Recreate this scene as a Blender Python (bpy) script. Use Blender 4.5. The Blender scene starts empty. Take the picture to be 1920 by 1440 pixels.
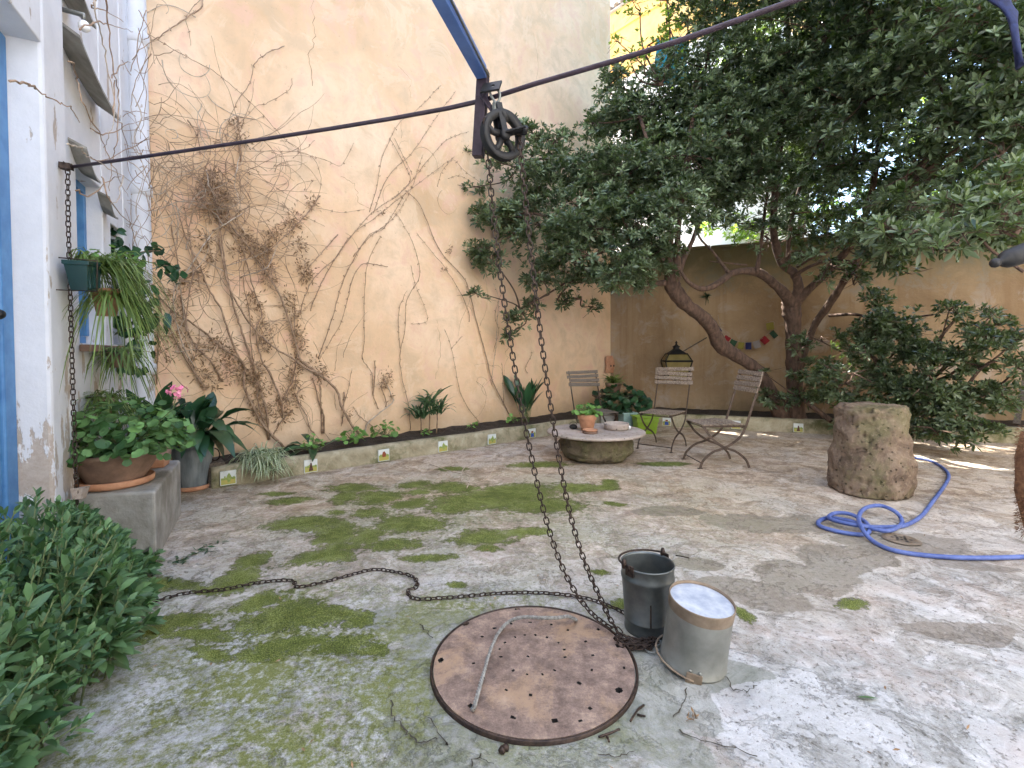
import bpy, bmesh, math, random
import numpy as np
from mathutils import Vector, Matrix, noise
R = random.Random(7); RN = np.random.RandomState(7)
S = bpy.context.scene; C = S.collection
# ---------------------------------------------------------------- camera, sky, sun, exposure
H, FPX, PITCH, ROLL, PY0 = 1.30, 900.0, math.radians(1.3), math.radians(0.3), 680.4
cam = bpy.data.objects.new('camera', bpy.data.cameras.new('camera')); C.objects.link(cam)
cam.data.sensor_width = 36; cam.data.lens = 36*FPX/1920; cam.data.shift_y = -(720-PY0)/1920
cam.data.clip_start = .05; cam.data.clip_end = 500
CM = Matrix.Rotation(math.pi/2-PITCH, 4, 'X') @ Matrix.Rotation(-ROLL, 4, 'Z')
CM = Matrix.Translation((0, 0, H)) @ CM
cam.matrix_world = CM; S.camera = cam
SUN_AZ = math.atan2(-.545, .838); SUN_EL = math.radians(56)
W = bpy.data.worlds.new('World'); S.world = W; W.use_nodes = True
nt = W.node_tree; nt.nodes.clear()
sky = nt.nodes.new('ShaderNodeTexSky'); sky.sky_type = 'NISHITA'; sky.sun_disc = False
sky.sun_elevation = SUN_EL; sky.sun_rotation = SUN_AZ; sky.dust_density = 1.3; sky.air_density = 1.0
bg = nt.nodes.new('ShaderNodeBackground'); bg.inputs[1].default_value = .15
wo = nt.nodes.new('ShaderNodeOutputWorld'); nt.links.new(sky.outputs[0], bg.inputs[0]); nt.links.new(bg.outputs[0], wo.inputs[0])
sun = bpy.data.objects.new('sun', bpy.data.lights.new('sun', 'SUN')); C.objects.link(sun)
sun.data.energy = 5.0; sun.data.angle = math.radians(.5); sun.data.color = (1, .95, .86)
sd = Vector((math.sin(SUN_AZ)*math.cos(SUN_EL), math.cos(SUN_AZ)*math.cos(SUN_EL), math.sin(SUN_EL)))
sun.rotation_euler = (-sd).to_track_quat('-Z', 'Y').to_euler()
S.view_settings.view_transform = 'Standard'; S.view_settings.look = 'None'
S.view_settings.exposure = 2.75; S.view_settings.gamma = 1; S.view_settings.use_curve_mapping = False
S.cycles.max_bounces = 8; S.cycles.diffuse_bounces = 5; S.cycles.transparent_max_bounces = 8

# ---------------------------------------------------------------- survey: from a measured direction to a place in the courtyard
def ray(px, py):
    v = Vector(((px-960)/FPX, -(py-PY0)/FPX, -1.0))
    return (CM.to_3x3() @ v)
O = Vector((0, 0, H))
def g(px, py, z=0.0):
    r = ray(px, py); t = (z-H)/r.z; return O+r*t
def at(px, py, Y):
    r = ray(px, py); return O+r*(Y/r.y)
def onplane(px, py, p0, n):
    r = ray(px, py); return O+r*((Vector(p0)-O).dot(n)/r.dot(n))
# peach wall (runs back to the corner), back wall, house front
PW0 = Vector((-2.7, 5.65, 0)); PWD = Vector((.76, .65, 0)).normalized(); PWN = Vector((PWD.y, -PWD.x, 0))
COR = Vector((1.98, 9.66, 0)); BWD = Vector((.927, -.375, 0)).normalized(); BWN = Vector((BWD.y, -BWD.x, 0))
HD = Vector((-.44, .898, 0)).normalized(); HN = Vector((HD.y, -HD.x, 0)); H0 = Vector((-1.239, 0, 0))
def wp(px, py, off=.02): return onplane(px, py, PW0+PWN*off, PWN)
def bw(px, py, off=.02): return onplane(px, py, COR+BWN*off, BWN)
def fp(px, py, off=0.): return onplane(px, py, H0+HN*off, HN)
def hp(s, off, z): return H0+HD*s+HN*off+Vector((0, 0, z))

# ---------------------------------------------------------------- materials
def mat(name, build):
    m = bpy.data.materials.new(name); m.use_nodes = True
    t = m.node_tree; t.nodes.clear()
    out = t.nodes.new('ShaderNodeOutputMaterial'); b = t.nodes.new('ShaderNodeBsdfPrincipled')
    t.links.new(b.outputs[0], out.inputs[0]); build(t, b, out); return m
def nd(t, ty, **k):
    n = t.nodes.new(ty)
    for a, v in k.items():
        if a.startswith('i_'):
            key = a[2:]; n.inputs[int(key) if key.isdigit() else key].default_value = v
        else: setattr(n, a, v)
    return n
def coords(t, sc=(1, 1, 1)):
    c = nd(t, 'ShaderNodeTexCoord'); m = nd(t, 'ShaderNodeMapping'); m.inputs['Scale'].default_value = sc
    t.links.new(c.outputs['Object'], m.inputs[0]); return m.outputs[0]
def noi(t, co, scale, detail=5, rough=.6, dist=0):
    n = nd(t, 'ShaderNodeTexNoise'); n.inputs['Scale'].default_value = scale; n.inputs['Detail'].default_value = detail
    n.inputs['Roughness'].default_value = rough; n.inputs['Distortion'].default_value = dist
    t.links.new(co, n.inputs['Vector']); return n.outputs['Fac']
def ramp(t, f, stops):
    r = nd(t, 'ShaderNodeValToRGB'); e = r.color_ramp.elements
    while len(e) > 1: e.remove(e[0])
    e[0].position = stops[0][0]; e[0].color = col(stops[0][1])
    for p, c in stops[1:]:
        x = e.new(p); x.color = col(c)
    t.links.new(f, r.inputs[0]); return r.outputs[0]
def col(c):
    if isinstance(c, (int, float)): return (c, c, c, 1)
    return (c[0], c[1], c[2], 1)
def mix(t, f, a, b, mode='MIX'):
    m = nd(t, 'ShaderNodeMix', data_type='RGBA', blend_type=mode)
    for v, i in ((f, 0), (a, 6), (b, 7)):
        if isinstance(v, (int, float)): m.inputs[i].default_value = v
        elif isinstance(v, tuple): m.inputs[i].default_value = col(v)
        else: t.links.new(v, m.inputs[i])
    return m.outputs[2]
def mth(t, op, a, b=0., clamp=False):
    m = nd(t, 'ShaderNodeMath', operation=op, use_clamp=clamp)
    for v, i in ((a, 0), (b, 1)):
        if isinstance(v, (int, float)): m.inputs[i].default_value = v
        else: t.links.new(v, m.inputs[i])
    return m.outputs[0]
def bump(t, b, h, strength, dist=.01):
    n = nd(t, 'ShaderNodeBump'); n.inputs['Strength'].default_value = strength; n.inputs['Distance'].default_value = dist
    t.links.new(h, n.inputs['Height']); t.links.new(n.outputs[0], b.inputs['Normal'])
def attr(t, name):
    a = nd(t, 'ShaderNodeAttribute', attribute_name=name); return a.outputs['Fac']

def simple(name, c1, c2=None, scale=8, rough=.7, metal=0, bs=.3, bd=.004, sc=(1, 1, 1), lo=.35, hi=.65, spec=.5):
    def f(t, b, out):
        co = coords(t, sc); n = noi(t, co, scale)
        t.links.new(ramp(t, n, [(lo, c1), (hi, c2 or c1)]), b.inputs['Base Color'])
        b.inputs['Roughness'].default_value = rough; b.inputs['Metallic'].default_value = metal
        b.inputs['Specular IOR Level'].default_value = spec
        if bs: bump(t, b, noi(t, co, scale*4), bs, bd)
    return mat(name, f)
def leafmat(name, c0, c1, transl=.3, rough=.38, tcol=None, stripe=None):
    def f(t, b, out):
        oi = nd(t, 'ShaderNodeObjectInfo')
        fac = mth(t, 'ADD', attr(t, 'tint'), mth(t, 'MULTIPLY', mth(t, 'SUBTRACT', oi.outputs['Random'], .5), .3), True)
        c = ramp(t, fac, [(0, c0), (.75, c1), (1, tuple(min(1, x*1.5) for x in c1))])
        if stripe:
            c = mix(t, ramp(t, attr(t, 'edge'), [(.4, 0.), (.6, 1.)]), stripe, c) if stripe else c
        t.links.new(c, b.inputs['Base Color']); b.inputs['Roughness'].default_value = rough
        b.inputs['Specular IOR Level'].default_value = .4
        tr = nd(t, 'ShaderNodeBsdfTranslucent'); tr.inputs[0].default_value = col(tcol or tuple(min(1, x*2.2) for x in c1))
        ms = nd(t, 'ShaderNodeMixShader'); ms.inputs[0].default_value = transl
        t.links.new(b.outputs[0], ms.inputs[1]); t.links.new(tr.outputs[0], ms.inputs[2]); t.links.new(ms.outputs[0], out.inputs[0])
    return mat(name, f)

def m_floor(t, b, out):
    co = coords(t); n1 = noi(t, co, .9, 7, .65, .4); n2 = noi(t, co, 4.5, 9, .78, .8); n3 = noi(t, co, 38, 6, .78); n4 = noi(t, co, 150, 3, .7); n5 = noi(t, co, 1.7, 11, .72, .5)
    c = ramp(t, n2, [(.32, (.155, .15, .135)), (.43, (.30, .30, .285)), (.52, (.41, .415, .41)), (.62, (.57, .575, .58))])
    warm = ramp(t, n2, [(.32, (.16, .105, .065)), (.43, (.33, .235, .155)), (.53, (.50, .385, .27)), (.62, (.68, .56, .43))])
    wf = mth(t, 'ADD', attr(t, 'warm'), mth(t, 'MULTIPLY', mth(t, 'SUBTRACT', n1, .5), 1.5), True)
    c = mix(t, wf, c, warm)
    # worn screed: pale skin left in crisp islands over the darker body
    sk = ramp(t, mth(t, 'ADD', n5, mth(t, 'MULTIPLY', mth(t, 'SUBTRACT', n3, .5), .12)), [(.505, 0.), (.522, 1.)])
    c = mix(t, mth(t, 'MULTIPLY', sk, .42), c, mix(t, wf, (.60, .61, .63), (.66, .57, .47)))
    sk2 = ramp(t, mth(t, 'ADD', noi(t, co, 2.6, 11, .75, 1.), mth(t, 'MULTIPLY', mth(t, 'SUBTRACT', n3, .5), .1)), [(.58, 0.), (.60, 1.)])
    c = mix(t, mth(t, 'MULTIPLY', sk2, .5), c, mix(t, wf, (.21, .205, .19), (.25, .18, .12)))
    rose = ramp(t, noi(t, co, 2.2, 6, .7), [(.50, 0.), (.66, .4)]); c = mix(t, rose, c, (.40, .29, .235))
    vo = nd(t, 'ShaderNodeTexVoronoi'); vo.inputs['Scale'].default_value = 34; t.links.new(co, vo.inputs['Vector'])
    spk = mth(t, 'MULTIPLY', ramp(t, mth(t, 'ADD', vo.outputs['Distance'], mth(t, 'MULTIPLY', n3, .25)), [(.20, 1.), (.27, 0.)]), ramp(t, noi(t, co, 1.3, 4, .6), [(.48, 0.), (.60, .8)]))
    c = mix(t, spk, c, (.19, .14, .115))
    c = mix(t, mth(t, 'MULTIPLY', ramp(t, n3, [(.37, 1.), (.44, 0.)]), .8), c, (.075, .065, .05))
    c = mix(t, mth(t, 'MULTIPLY', ramp(t, noi(t, co, 15, 9, .82), [(.34, 1.), (.42, 0.)]), .6), c, (.12, .105, .085))
    c = mix(t, mth(t, 'MULTIPLY', ramp(t, n3, [(.56, 0.), (.66, 1.)]), .4), c, (.68, .68, .67))
    cem = ramp(t, mth(t, 'ADD', attr(t, 'cement'), mth(t, 'MULTIPLY', mth(t, 'SUBTRACT', n5, .5), .7)), [(.47, 0.), (.49, 1.)])
    c = mix(t, mth(t, 'MULTIPLY', cem, .75), c, ramp(t, n2, [(.35, (.15, .165, .13)), (.5, (.24, .25, .22)), (.65, (.34, .345, .32))]))
    dk = ramp(t, mth(t, 'ADD', attr(t, 'damp'), mth(t, 'MULTIPLY', mth(t, 'SUBTRACT', n5, .5), 1.0)), [(.46, 0.), (.49, 1.)])
    c = mix(t, mth(t, 'MULTIPLY', dk, .72), c, ramp(t, n3, [(.3, (.15, .125, .095)), (.7, (.28, .24, .20))]))
    weak = mth(t, 'MULTIPLY', mth(t, 'MULTIPLY', attr(t, 'faint'), 1.5, True), ramp(t, mth(t, 'ADD', mth(t, 'MULTIPLY', noi(t, co, 26, 6, .8), .6), mth(t, 'MULTIPLY', n5, .5)), [(.49, 0.), (.60, 1.)]))
    c = mix(t, weak, c, ramp(t, n4, [(.3, (.10, .12, .03)), (.7, (.24, .25, .09))]))
    mf = mth(t, 'ADD', attr(t, 'moss'), mth(t, 'ADD', mth(t, 'MULTIPLY', mth(t, 'SUBTRACT', n3, .5), .8), mth(t, 'MULTIPLY', mth(t, 'SUBTRACT', noi(t, co, 13, 6, .8), .5), 1.3)))
    mk = ramp(t, mf, [(.46, 0.), (.52, .85), (.8, 1.)])
    mc = ramp(t, mth(t, 'ADD', mth(t, 'MULTIPLY', n4, .6), mth(t, 'MULTIPLY', n2, .4)), [(.36, (.030, .040, .008)), (.5, (.12, .15, .024)), (.62, (.33, .37, .11))])
    c = mix(t, mk, c, mc)
    t.links.new(c, b.inputs['Base Color']); b.inputs['Roughness'].default_value = .82; b.inputs['Specular IOR Level'].default_value = .3
    h = mth(t, 'ADD', mth(t, 'ADD', mth(t, 'MULTIPLY', n3, .6), mth(t, 'MULTIPLY', n4, .2)), mth(t, 'ADD', mth(t, 'MULTIPLY', mk, mth(t, 'ADD', n4, .3)), mth(t, 'ADD', mth(t, 'MULTIPLY', n2, 1.0), mth(t, 'SUBTRACT', mth(t, 'MULTIPLY', sk, .35), mth(t, 'MULTIPLY', sk2, .3)))))
    bump(t, b, h, .8, .012)
M_FLOOR = mat('weathered_concrete', m_floor)
def m_peach(t, b, out):
    co = coords(t); n1 = noi(t, co, .55, 6, .6, .3); n2 = noi(t, co, 2.6, 7, .65, .5); n3 = noi(t, co, 30, 5, .7)
    c = ramp(t, n1, [(.32, (.60, .40, .23)), (.5, (.76, .53, .33)), (.68, (.85, .64, .45))])
    c = mix(t, mth(t, 'MULTIPLY', ramp(t, n2, [(.48, 0.), (.64, 1.)]), .55), c, (.58, .43, .28))
    c = mix(t, mth(t, 'MULTIPLY', ramp(t, noi(t, co, 1.3, 9, .72, .8), [(.53, 0.), (.57, 1.)]), .3), c, (.84, .66, .47))
    hl = ramp(t, noi(t, co, 9, 8, .8), [(.62, 0.), (.70, .7)]); c = mix(t, hl, c, (.50, .36, .22))
    c = mix(t, mth(t, 'MULTIPLY', ramp(t, n2, [(.34, 1.), (.46, 0.)]), .6), c, (.74, .46, .34))
    st = noi(t, coords(t, (6, 6, .35)), 1.0, 5, .6)
    c = mix(t, mth(t, 'MULTIPLY', ramp(t, st, [(.52, 0.), (.72, 1.)]), .16), c, (.55, .40, .26))
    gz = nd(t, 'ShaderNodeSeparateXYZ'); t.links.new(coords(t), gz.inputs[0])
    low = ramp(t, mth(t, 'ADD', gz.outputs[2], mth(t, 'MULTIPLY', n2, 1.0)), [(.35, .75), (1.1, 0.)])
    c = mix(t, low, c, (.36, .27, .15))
    c = mix(t, mth(t, 'MULTIPLY', ramp(t, n3, [(.30, 1.), (.38, 0.)]), .35), c, (.35, .25, .17))
    t.links.new(c, b.inputs['Base Color']); b.inputs['Roughness'].default_value = .9; b.inputs['Specular IOR Level'].default_value = .2
    bump(t, b, mth(t, 'ADD', n2, mth(t, 'MULTIPLY', n3, .3)), .45, .015)
M_PEACH = mat('peach_lime_plaster', m_peach)
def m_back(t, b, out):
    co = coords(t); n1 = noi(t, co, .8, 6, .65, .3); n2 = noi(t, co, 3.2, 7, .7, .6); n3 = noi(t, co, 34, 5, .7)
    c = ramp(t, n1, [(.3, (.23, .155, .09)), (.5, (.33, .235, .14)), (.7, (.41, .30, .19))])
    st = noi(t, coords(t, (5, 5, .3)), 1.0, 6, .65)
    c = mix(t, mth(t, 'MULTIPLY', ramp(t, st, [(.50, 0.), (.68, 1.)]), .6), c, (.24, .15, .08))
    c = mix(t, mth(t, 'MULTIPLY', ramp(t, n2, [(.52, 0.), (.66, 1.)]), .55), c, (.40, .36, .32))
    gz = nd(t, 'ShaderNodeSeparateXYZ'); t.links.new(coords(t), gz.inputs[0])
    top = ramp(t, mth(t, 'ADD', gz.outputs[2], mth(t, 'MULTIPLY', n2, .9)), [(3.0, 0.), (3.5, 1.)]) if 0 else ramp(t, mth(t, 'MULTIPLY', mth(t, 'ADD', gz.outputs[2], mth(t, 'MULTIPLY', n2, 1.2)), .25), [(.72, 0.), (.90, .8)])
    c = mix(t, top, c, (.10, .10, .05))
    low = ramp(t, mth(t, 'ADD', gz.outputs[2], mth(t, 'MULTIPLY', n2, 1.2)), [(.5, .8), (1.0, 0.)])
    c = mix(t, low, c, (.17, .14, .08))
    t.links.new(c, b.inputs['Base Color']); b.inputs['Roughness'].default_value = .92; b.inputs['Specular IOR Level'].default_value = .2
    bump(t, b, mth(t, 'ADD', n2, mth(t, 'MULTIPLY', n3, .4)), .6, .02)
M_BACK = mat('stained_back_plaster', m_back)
def m_white(t, b, out):
    co = coords(t); n2 = noi(t, co, 2.5, 6, .7); n3 = noi(t, co, 26, 5, .7); pe = noi(t, coords(t, (7, 7, 2.2)), 1.0, 6, .65)
    c = ramp(t, n2, [(.3, (.62, .63, .66)), (.7, (.76, .77, .80))])
    gz = nd(t, 'ShaderNodeSeparateXYZ'); t.links.new(coords(t), gz.inputs[0])
    hz = ramp(t, mth(t, 'MULTIPLY', gz.outputs[2], .25), [(.1, 1.), (.45, .0)])
    pf = ramp(t, mth(t, 'ADD', pe, mth(t, 'MULTIPLY', hz, .12)), [(.63, 0.), (.65, 1.)])
    c = mix(t, pf, c, ramp(t, n3, [(.3, (.40, .33, .28)), (.7, (.52, .46, .40))]))
    t.links.new(c, b.inputs['Base Color']); b.inputs['Roughness'].default_value = .85
    bump(t, b, mth(t, 'ADD', mth(t, 'MULTIPLY', n3, .5), mth(t, 'SUBTRACT', n2, pf)), .45, .01)
M_WHITE = mat('white_limewash', m_white)
def m_kerb(t, b, out):
    co = coords(t); n2 = noi(t, co, 5, 7, .7, .5); n3 = noi(t, co, 45, 5, .7)
    c = ramp(t, n2, [(.3, (.22, .19, .12)), (.5, (.34, .30, .20)), (.7, (.46, .42, .31))])
    c = mix(t, ramp(t, noi(t, co, 2.4, 6, .7), [(.46, 0.), (.60, .85)]), c, (.085, .095, .028))
    t.links.new(c, b.inputs['Base Color']); b.inputs['Roughness'].default_value = .9
    bump(t, b, mth(t, 'ADD', n2, mth(t, 'MULTIPLY', n3, .3)), .7, .02)
M_KERB = mat('mossy_kerb', m_kerb)
def m_stone(c1, c2, c3, moss):
    def f(t, b, out):
        co = coords(t); n2 = noi(t, co, 4, 8, .75, .6); n3 = noi(t, co, 28, 6, .75)
        c = ramp(t, n2, [(.3, c1), (.5, c2), (.7, c3)])
        v = nd(t, 'ShaderNodeTexVoronoi'); v.inputs['Scale'].default_value = 20; t.links.new(co, v.inputs['Vector'])
        pit = ramp(t, mth(t, 'ADD', v.outputs['Distance'], mth(t, 'MULTIPLY', n2, .35)), [(.25, 1.), (.40, 0.)])
        c = mix(t, mth(t, 'MULTIPLY', pit, .75), c, (.05, .04, .03))
        c = mix(t, ramp(t, noi(t, co, 2.3, 6, .7), [(.5, 0.), (.62, moss)]), c, (.12, .125, .05))
        c = mix(t, mth(t, 'MULTIPLY', ramp(t, n3, [(.54, 0.), (.66, 1.)]), .4), c, tuple(min(1, x*1.35) for x in c3))
        t.links.new(c, b.inputs['Base Color']); b.inputs['Roughness'].default_value = .95; b.inputs['Specular IOR Level'].default_value = .2
        bump(t, b, mth(t, 'SUBTRACT', mth(t, 'ADD', n2, mth(t, 'MULTIPLY', n3, .4)), mth(t, 'MULTIPLY', pit, .8)), .9, .02)
    return f
M_STONE = mat('pitted_sandstone', m_stone((.075, .055, .04), (.18, .13, .095), (.30, .235, .17), .5))
M_STONE2 = mat('mossy_rock', m_stone((.06, .048, .032), (.12, .095, .065), (.20, .16, .11), .55))
M_STONE3 = mat('speckled_tabletop_stone', m_stone((.30, .24, .20), (.42, .35, .30), (.52, .45, .40), .15))
def m_lid(t, b, out):
    co = coords(t); n1 = noi(t, co, 2.6, 7, .7, .5); n2 = noi(t, co, 9, 12, .86); n3 = noi(t, co, 90, 4, .7)
    c = ramp(t, n2, [(.34, (.085, .058, .045)), (.45, (.185, .13, .105)), (.54, (.30, .215, .17)), (.64, (.50, .37, .27))])
    c = mix(t, ramp(t, mth(t, 'ADD', n1, mth(t, 'MULTIPLY', n2, .3)), [(.66, 0.), (.76, .8)]), c, (.40, .27, .17))
    t.links.new(c, b.inputs['Base Color']); b.inputs['Roughness'].default_value = .62; b.inputs['Metallic'].default_value = .25
    bump(t, b, mth(t, 'ADD', n2, mth(t, 'MULTIPLY', n3, .4)), .5, .004)
M_LID = mat('rusty_iron_plate', m_lid)
M_IRON = simple('dark_rusty_iron', (.028, .02, .017), (.075, .05, .038), 40, .55, .6, .5, .002)
M_BLACK = simple('black_iron_and_hole_dark', (.007, .007, .008), (.017, .016, .016), 20, .6, .1, .3, .002)
M_BLUEP = simple('blue_painted_steel', (.07, .14, .36), (.10, .19, .45), 10, .4, .1, .2, .001)
M_BLUE = simple('blue_joinery_paint', (.06, .19, .42), (.10, .27, .52), 9, .5, 0, .25, .002)
M_PURP = simple('maroon_steel', (.035, .022, .03), (.06, .04, .055), 20, .5, .3, .2, .001)
M_GLASS = simple('dark_window_glass', (.03, .05, .06), (.05, .08, .10), 3, .08, 0, 0)
M_CEM = simple('grey_cement', (.20, .19, .165), (.36, .35, .32), 6, .9, 0, .6, .01)
M_GREY = simple('galvanised_dark', (.10, .112, .112), (.17, .185, .18), 9, .42, .7, .15, .002)
M_GALV = simple('galvanised_pale', (.19, .195, .175), (.31, .315, .285), 7, .45, .55, .25, .002)
M_GBASE = simple('zinc_base_sky_sheen', (.42, .48, .60), (.74, .78, .84), 14, .35, .35, .3, .003)  # white-blue reflection put into the colour of the bucket base
M_RIM = simple('rusted_zinc_band', (.19, .14, .095), (.30, .235, .17), 14, .6, .4, .4, .002)
M_TERRA = simple('terracotta', (.42, .20, .11), (.56, .30, .18), 12, .85, 0, .4, .003)
M_TERRAD = simple('stained_terracotta', (.16, .10, .07), (.33, .21, .15), 6, .9, 0, .5, .004)
M_SOIL = simple('garden_soil', (.018, .012, .008), (.06, .042, .028), 30, .95, 0, .9, .02)
M_WOOD = simple('weathered_grey_wood', (.12, .085, .06), (.34, .27, .205), 6, .8, 0, .7, .004, (9, 9, 9))
M_WOODD = simple('dark_old_wood', (.07, .055, .045), (.17, .14, .11), 6, .85, 0, .7, .004, (9, 9, 9))
M_CHIRON = simple('brown_chair_iron', (.05, .034, .025), (.11, .075, .055), 30, .6, .3, .4, .002)
M_BARK = simple('smooth_brown_bark', (.055, .032, .022), (.14, .085, .058), 7, .85, 0, .8, .012, (3, 3, 1.2))
M_VINE = simple('vine_wood', (.20, .125, .075), (.42, .29, .19), 20, .85, 0, .6, .004)
M_VINEL = simple('pale_vine_wood', (.36, .28, .20), (.56, .47, .37), 20, .8, 0, .4, .003)
M_DRY = simple('dry_leaf_brown', (.17, .10, .05), (.40, .26, .14), 15, .9, 0, .3, .003)
M_HOSE = simple('blue_hose_plastic', (.050, .085, .27), (.11, .16, .40), 14, .55, 0, .1, .001)
M_ROPE = simple('grey_rope', (.15, .145, .13), (.36, .35, .32), 60, .9, 0, .6, .002)
M_OCHRE = simple('ochre_cornice_plaster', (.80, .46, .13), (.88, .56, .20), 3, .85)
M_PALE = simple('pale_far_plaster', (.80, .76, .68), (.88, .85, .78), 2, .9)
M_ROOF = simple('weathered_roof_tile', (.30, .28, .26), (.50, .46, .42), 9, .9, 0, .5, .01)
M_LIME = simple('lime_plastic', (.16, .27, .015), (.20, .33, .02), 8, .4, 0, 0)
M_AQUA = simple('pale_aqua_plastic', (.26, .40, .37), (.32, .47, .44), 8, .45, 0, 0)
M_DGREEN = simple('dark_green_plastic', (.006, .03, .028), (.012, .05, .045), 8, .3, 0, .1, .001)
M_GPOT = simple('grey_blue_glazed_pot', (.14, .17, .19), (.26, .30, .32), 5, .6, 0, .3, .004, (4, 4, .5))
M_YGLASS = simple('amber_lantern_glass', (.17, .13, .04), (.25, .20, .07), 5, .3, 0, 0)
M_WHITEG = simple('opal_white', (.85, .85, .85), (.9, .9, .9), 5, .25, 0, 0)
M_CLOTH = simple('navy_cloth', (.004, .008, .04), (.009, .018, .08), 40, .9, 0, .5, .002)
M_COIR = simple('brown_coir', (.10, .045, .022), (.22, .11, .055), 40, .95, 0, .4, .003)
M_CAT = simple('black_fur', (.006, .005, .005), (.014, .012, .011), 40, .7, 0, .5, .004)
M_PINK = simple('pink_petal', (.75, .16, .30), (.85, .32, .45), 30, .6, 0, 0)
M_LEAFT = leafmat('glossy_tree_leaf', (.012, .024, .010), (.165, .215, .125), .16, .28, (.26, .42, .05))  # near-black and pale ends stand for shaded depths and highlights in the crown
M_LEAFY = leafmat('sunny_tree_leaf', (.06, .11, .015), (.16, .25, .04), .45, .4, (.40, .60, .06))  # lighter lime leaf; beyond the wall the colour stands for sunlight
M_BUSH = leafmat('soft_bush_leaf', (.022, .065, .028), (.115, .205, .09), .2, .42, (.16, .34, .06))  # dark end deepened to stand for shade inside the bush
M_ASPI = leafmat('aspidistra_leaf', (.012, .04, .018), (.03, .085, .035), .08, .28, (.06, .16, .03))
M_GERA = leafmat('geranium_leaf', (.03, .085, .025), (.11, .22, .07), .2, .55, (.16, .32, .06))
M_FRESH = leafmat('fresh_green_leaf', (.07, .16, .03), (.16, .32, .08), .3, .5, (.30, .50, .10))
M_SPID = leafmat('green_strap_leaf', (.06, .11, .02), (.17, .24, .07), .25, .45, (.30, .42, .10))
M_VARI = leafmat('variegated_strap_leaf', (.05, .12, .03), (.12, .20, .06), .2, .45, (.30, .42, .15), stripe=(.62, .64, .46))
M_DRAC = leafmat('dracaena_leaf', (.03, .07, .03), (.08, .14, .06), .15, .35)
FLAGM = {k: simple('flag_'+k, c, c, 10, .9, 0, 0) for k, c in dict(navy=(.012, .015, .07), red=(.22, .012, .018), green=(.02, .06, .03), yellow=(.22, .19, .035), white=(.26, .23, .22)).items()}

# ---------------------------------------------------------------- object helpers
WM = {}
I4 = Matrix.Identity(4)
def par(o, parent, M=None):
    M = M or I4; WM[o.name] = M
    if parent is not None:
        o.parent = parent; o.matrix_parent_inverse = WM[parent.name].inverted()
    o.matrix_basis = M; return o
def tag(o, label=None, cat=None, group=None, kind=None):
    if label: o['label'] = label
    if cat: o['category'] = cat
    if group: o['group'] = group
    if kind: o['kind'] = kind
    return o
def root(name, loc, label, cat, group=None):
    o = bpy.data.objects.new(name, None); C.objects.link(o); o.empty_display_size = .05
    par(o, None, Matrix.Translation(Vector(loc))); return tag(o, label, cat, group)
def link(name, me, parent=None, M=None):
    o = bpy.data.objects.new(name, me); C.objects.link(o); return par(o, parent, M)
def npmesh(name, V, F, m, smooth=True, attrs=None):
    V = np.asarray(V, dtype=np.float32); F = np.asarray(F, dtype=np.int32); me = bpy.data.meshes.new(name)
    me.vertices.add(len(V)); me.vertices.foreach_set('co', V.ravel())
    k = F.shape[1]; me.loops.add(F.size); me.loops.foreach_set('vertex_index', F.ravel())
    me.polygons.add(len(F)); me.polygons.foreach_set('loop_start', np.arange(0, F.size, k, dtype=np.int32))
    me.polygons.foreach_set('loop_total', np.full(len(F), k, dtype=np.int32))
    me.polygons.foreach_set('use_smooth', np.full(len(F), smooth)); me.update(calc_edges=True)
    for an, av in (attrs or {}).items():
        a = me.attributes.new(an, 'FLOAT', 'POINT'); a.data.foreach_set('value', np.asarray(av, dtype=np.float32))
    for x in (m if isinstance(m, (list, tuple)) else [m]): me.materials.append(x)
    return me
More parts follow.
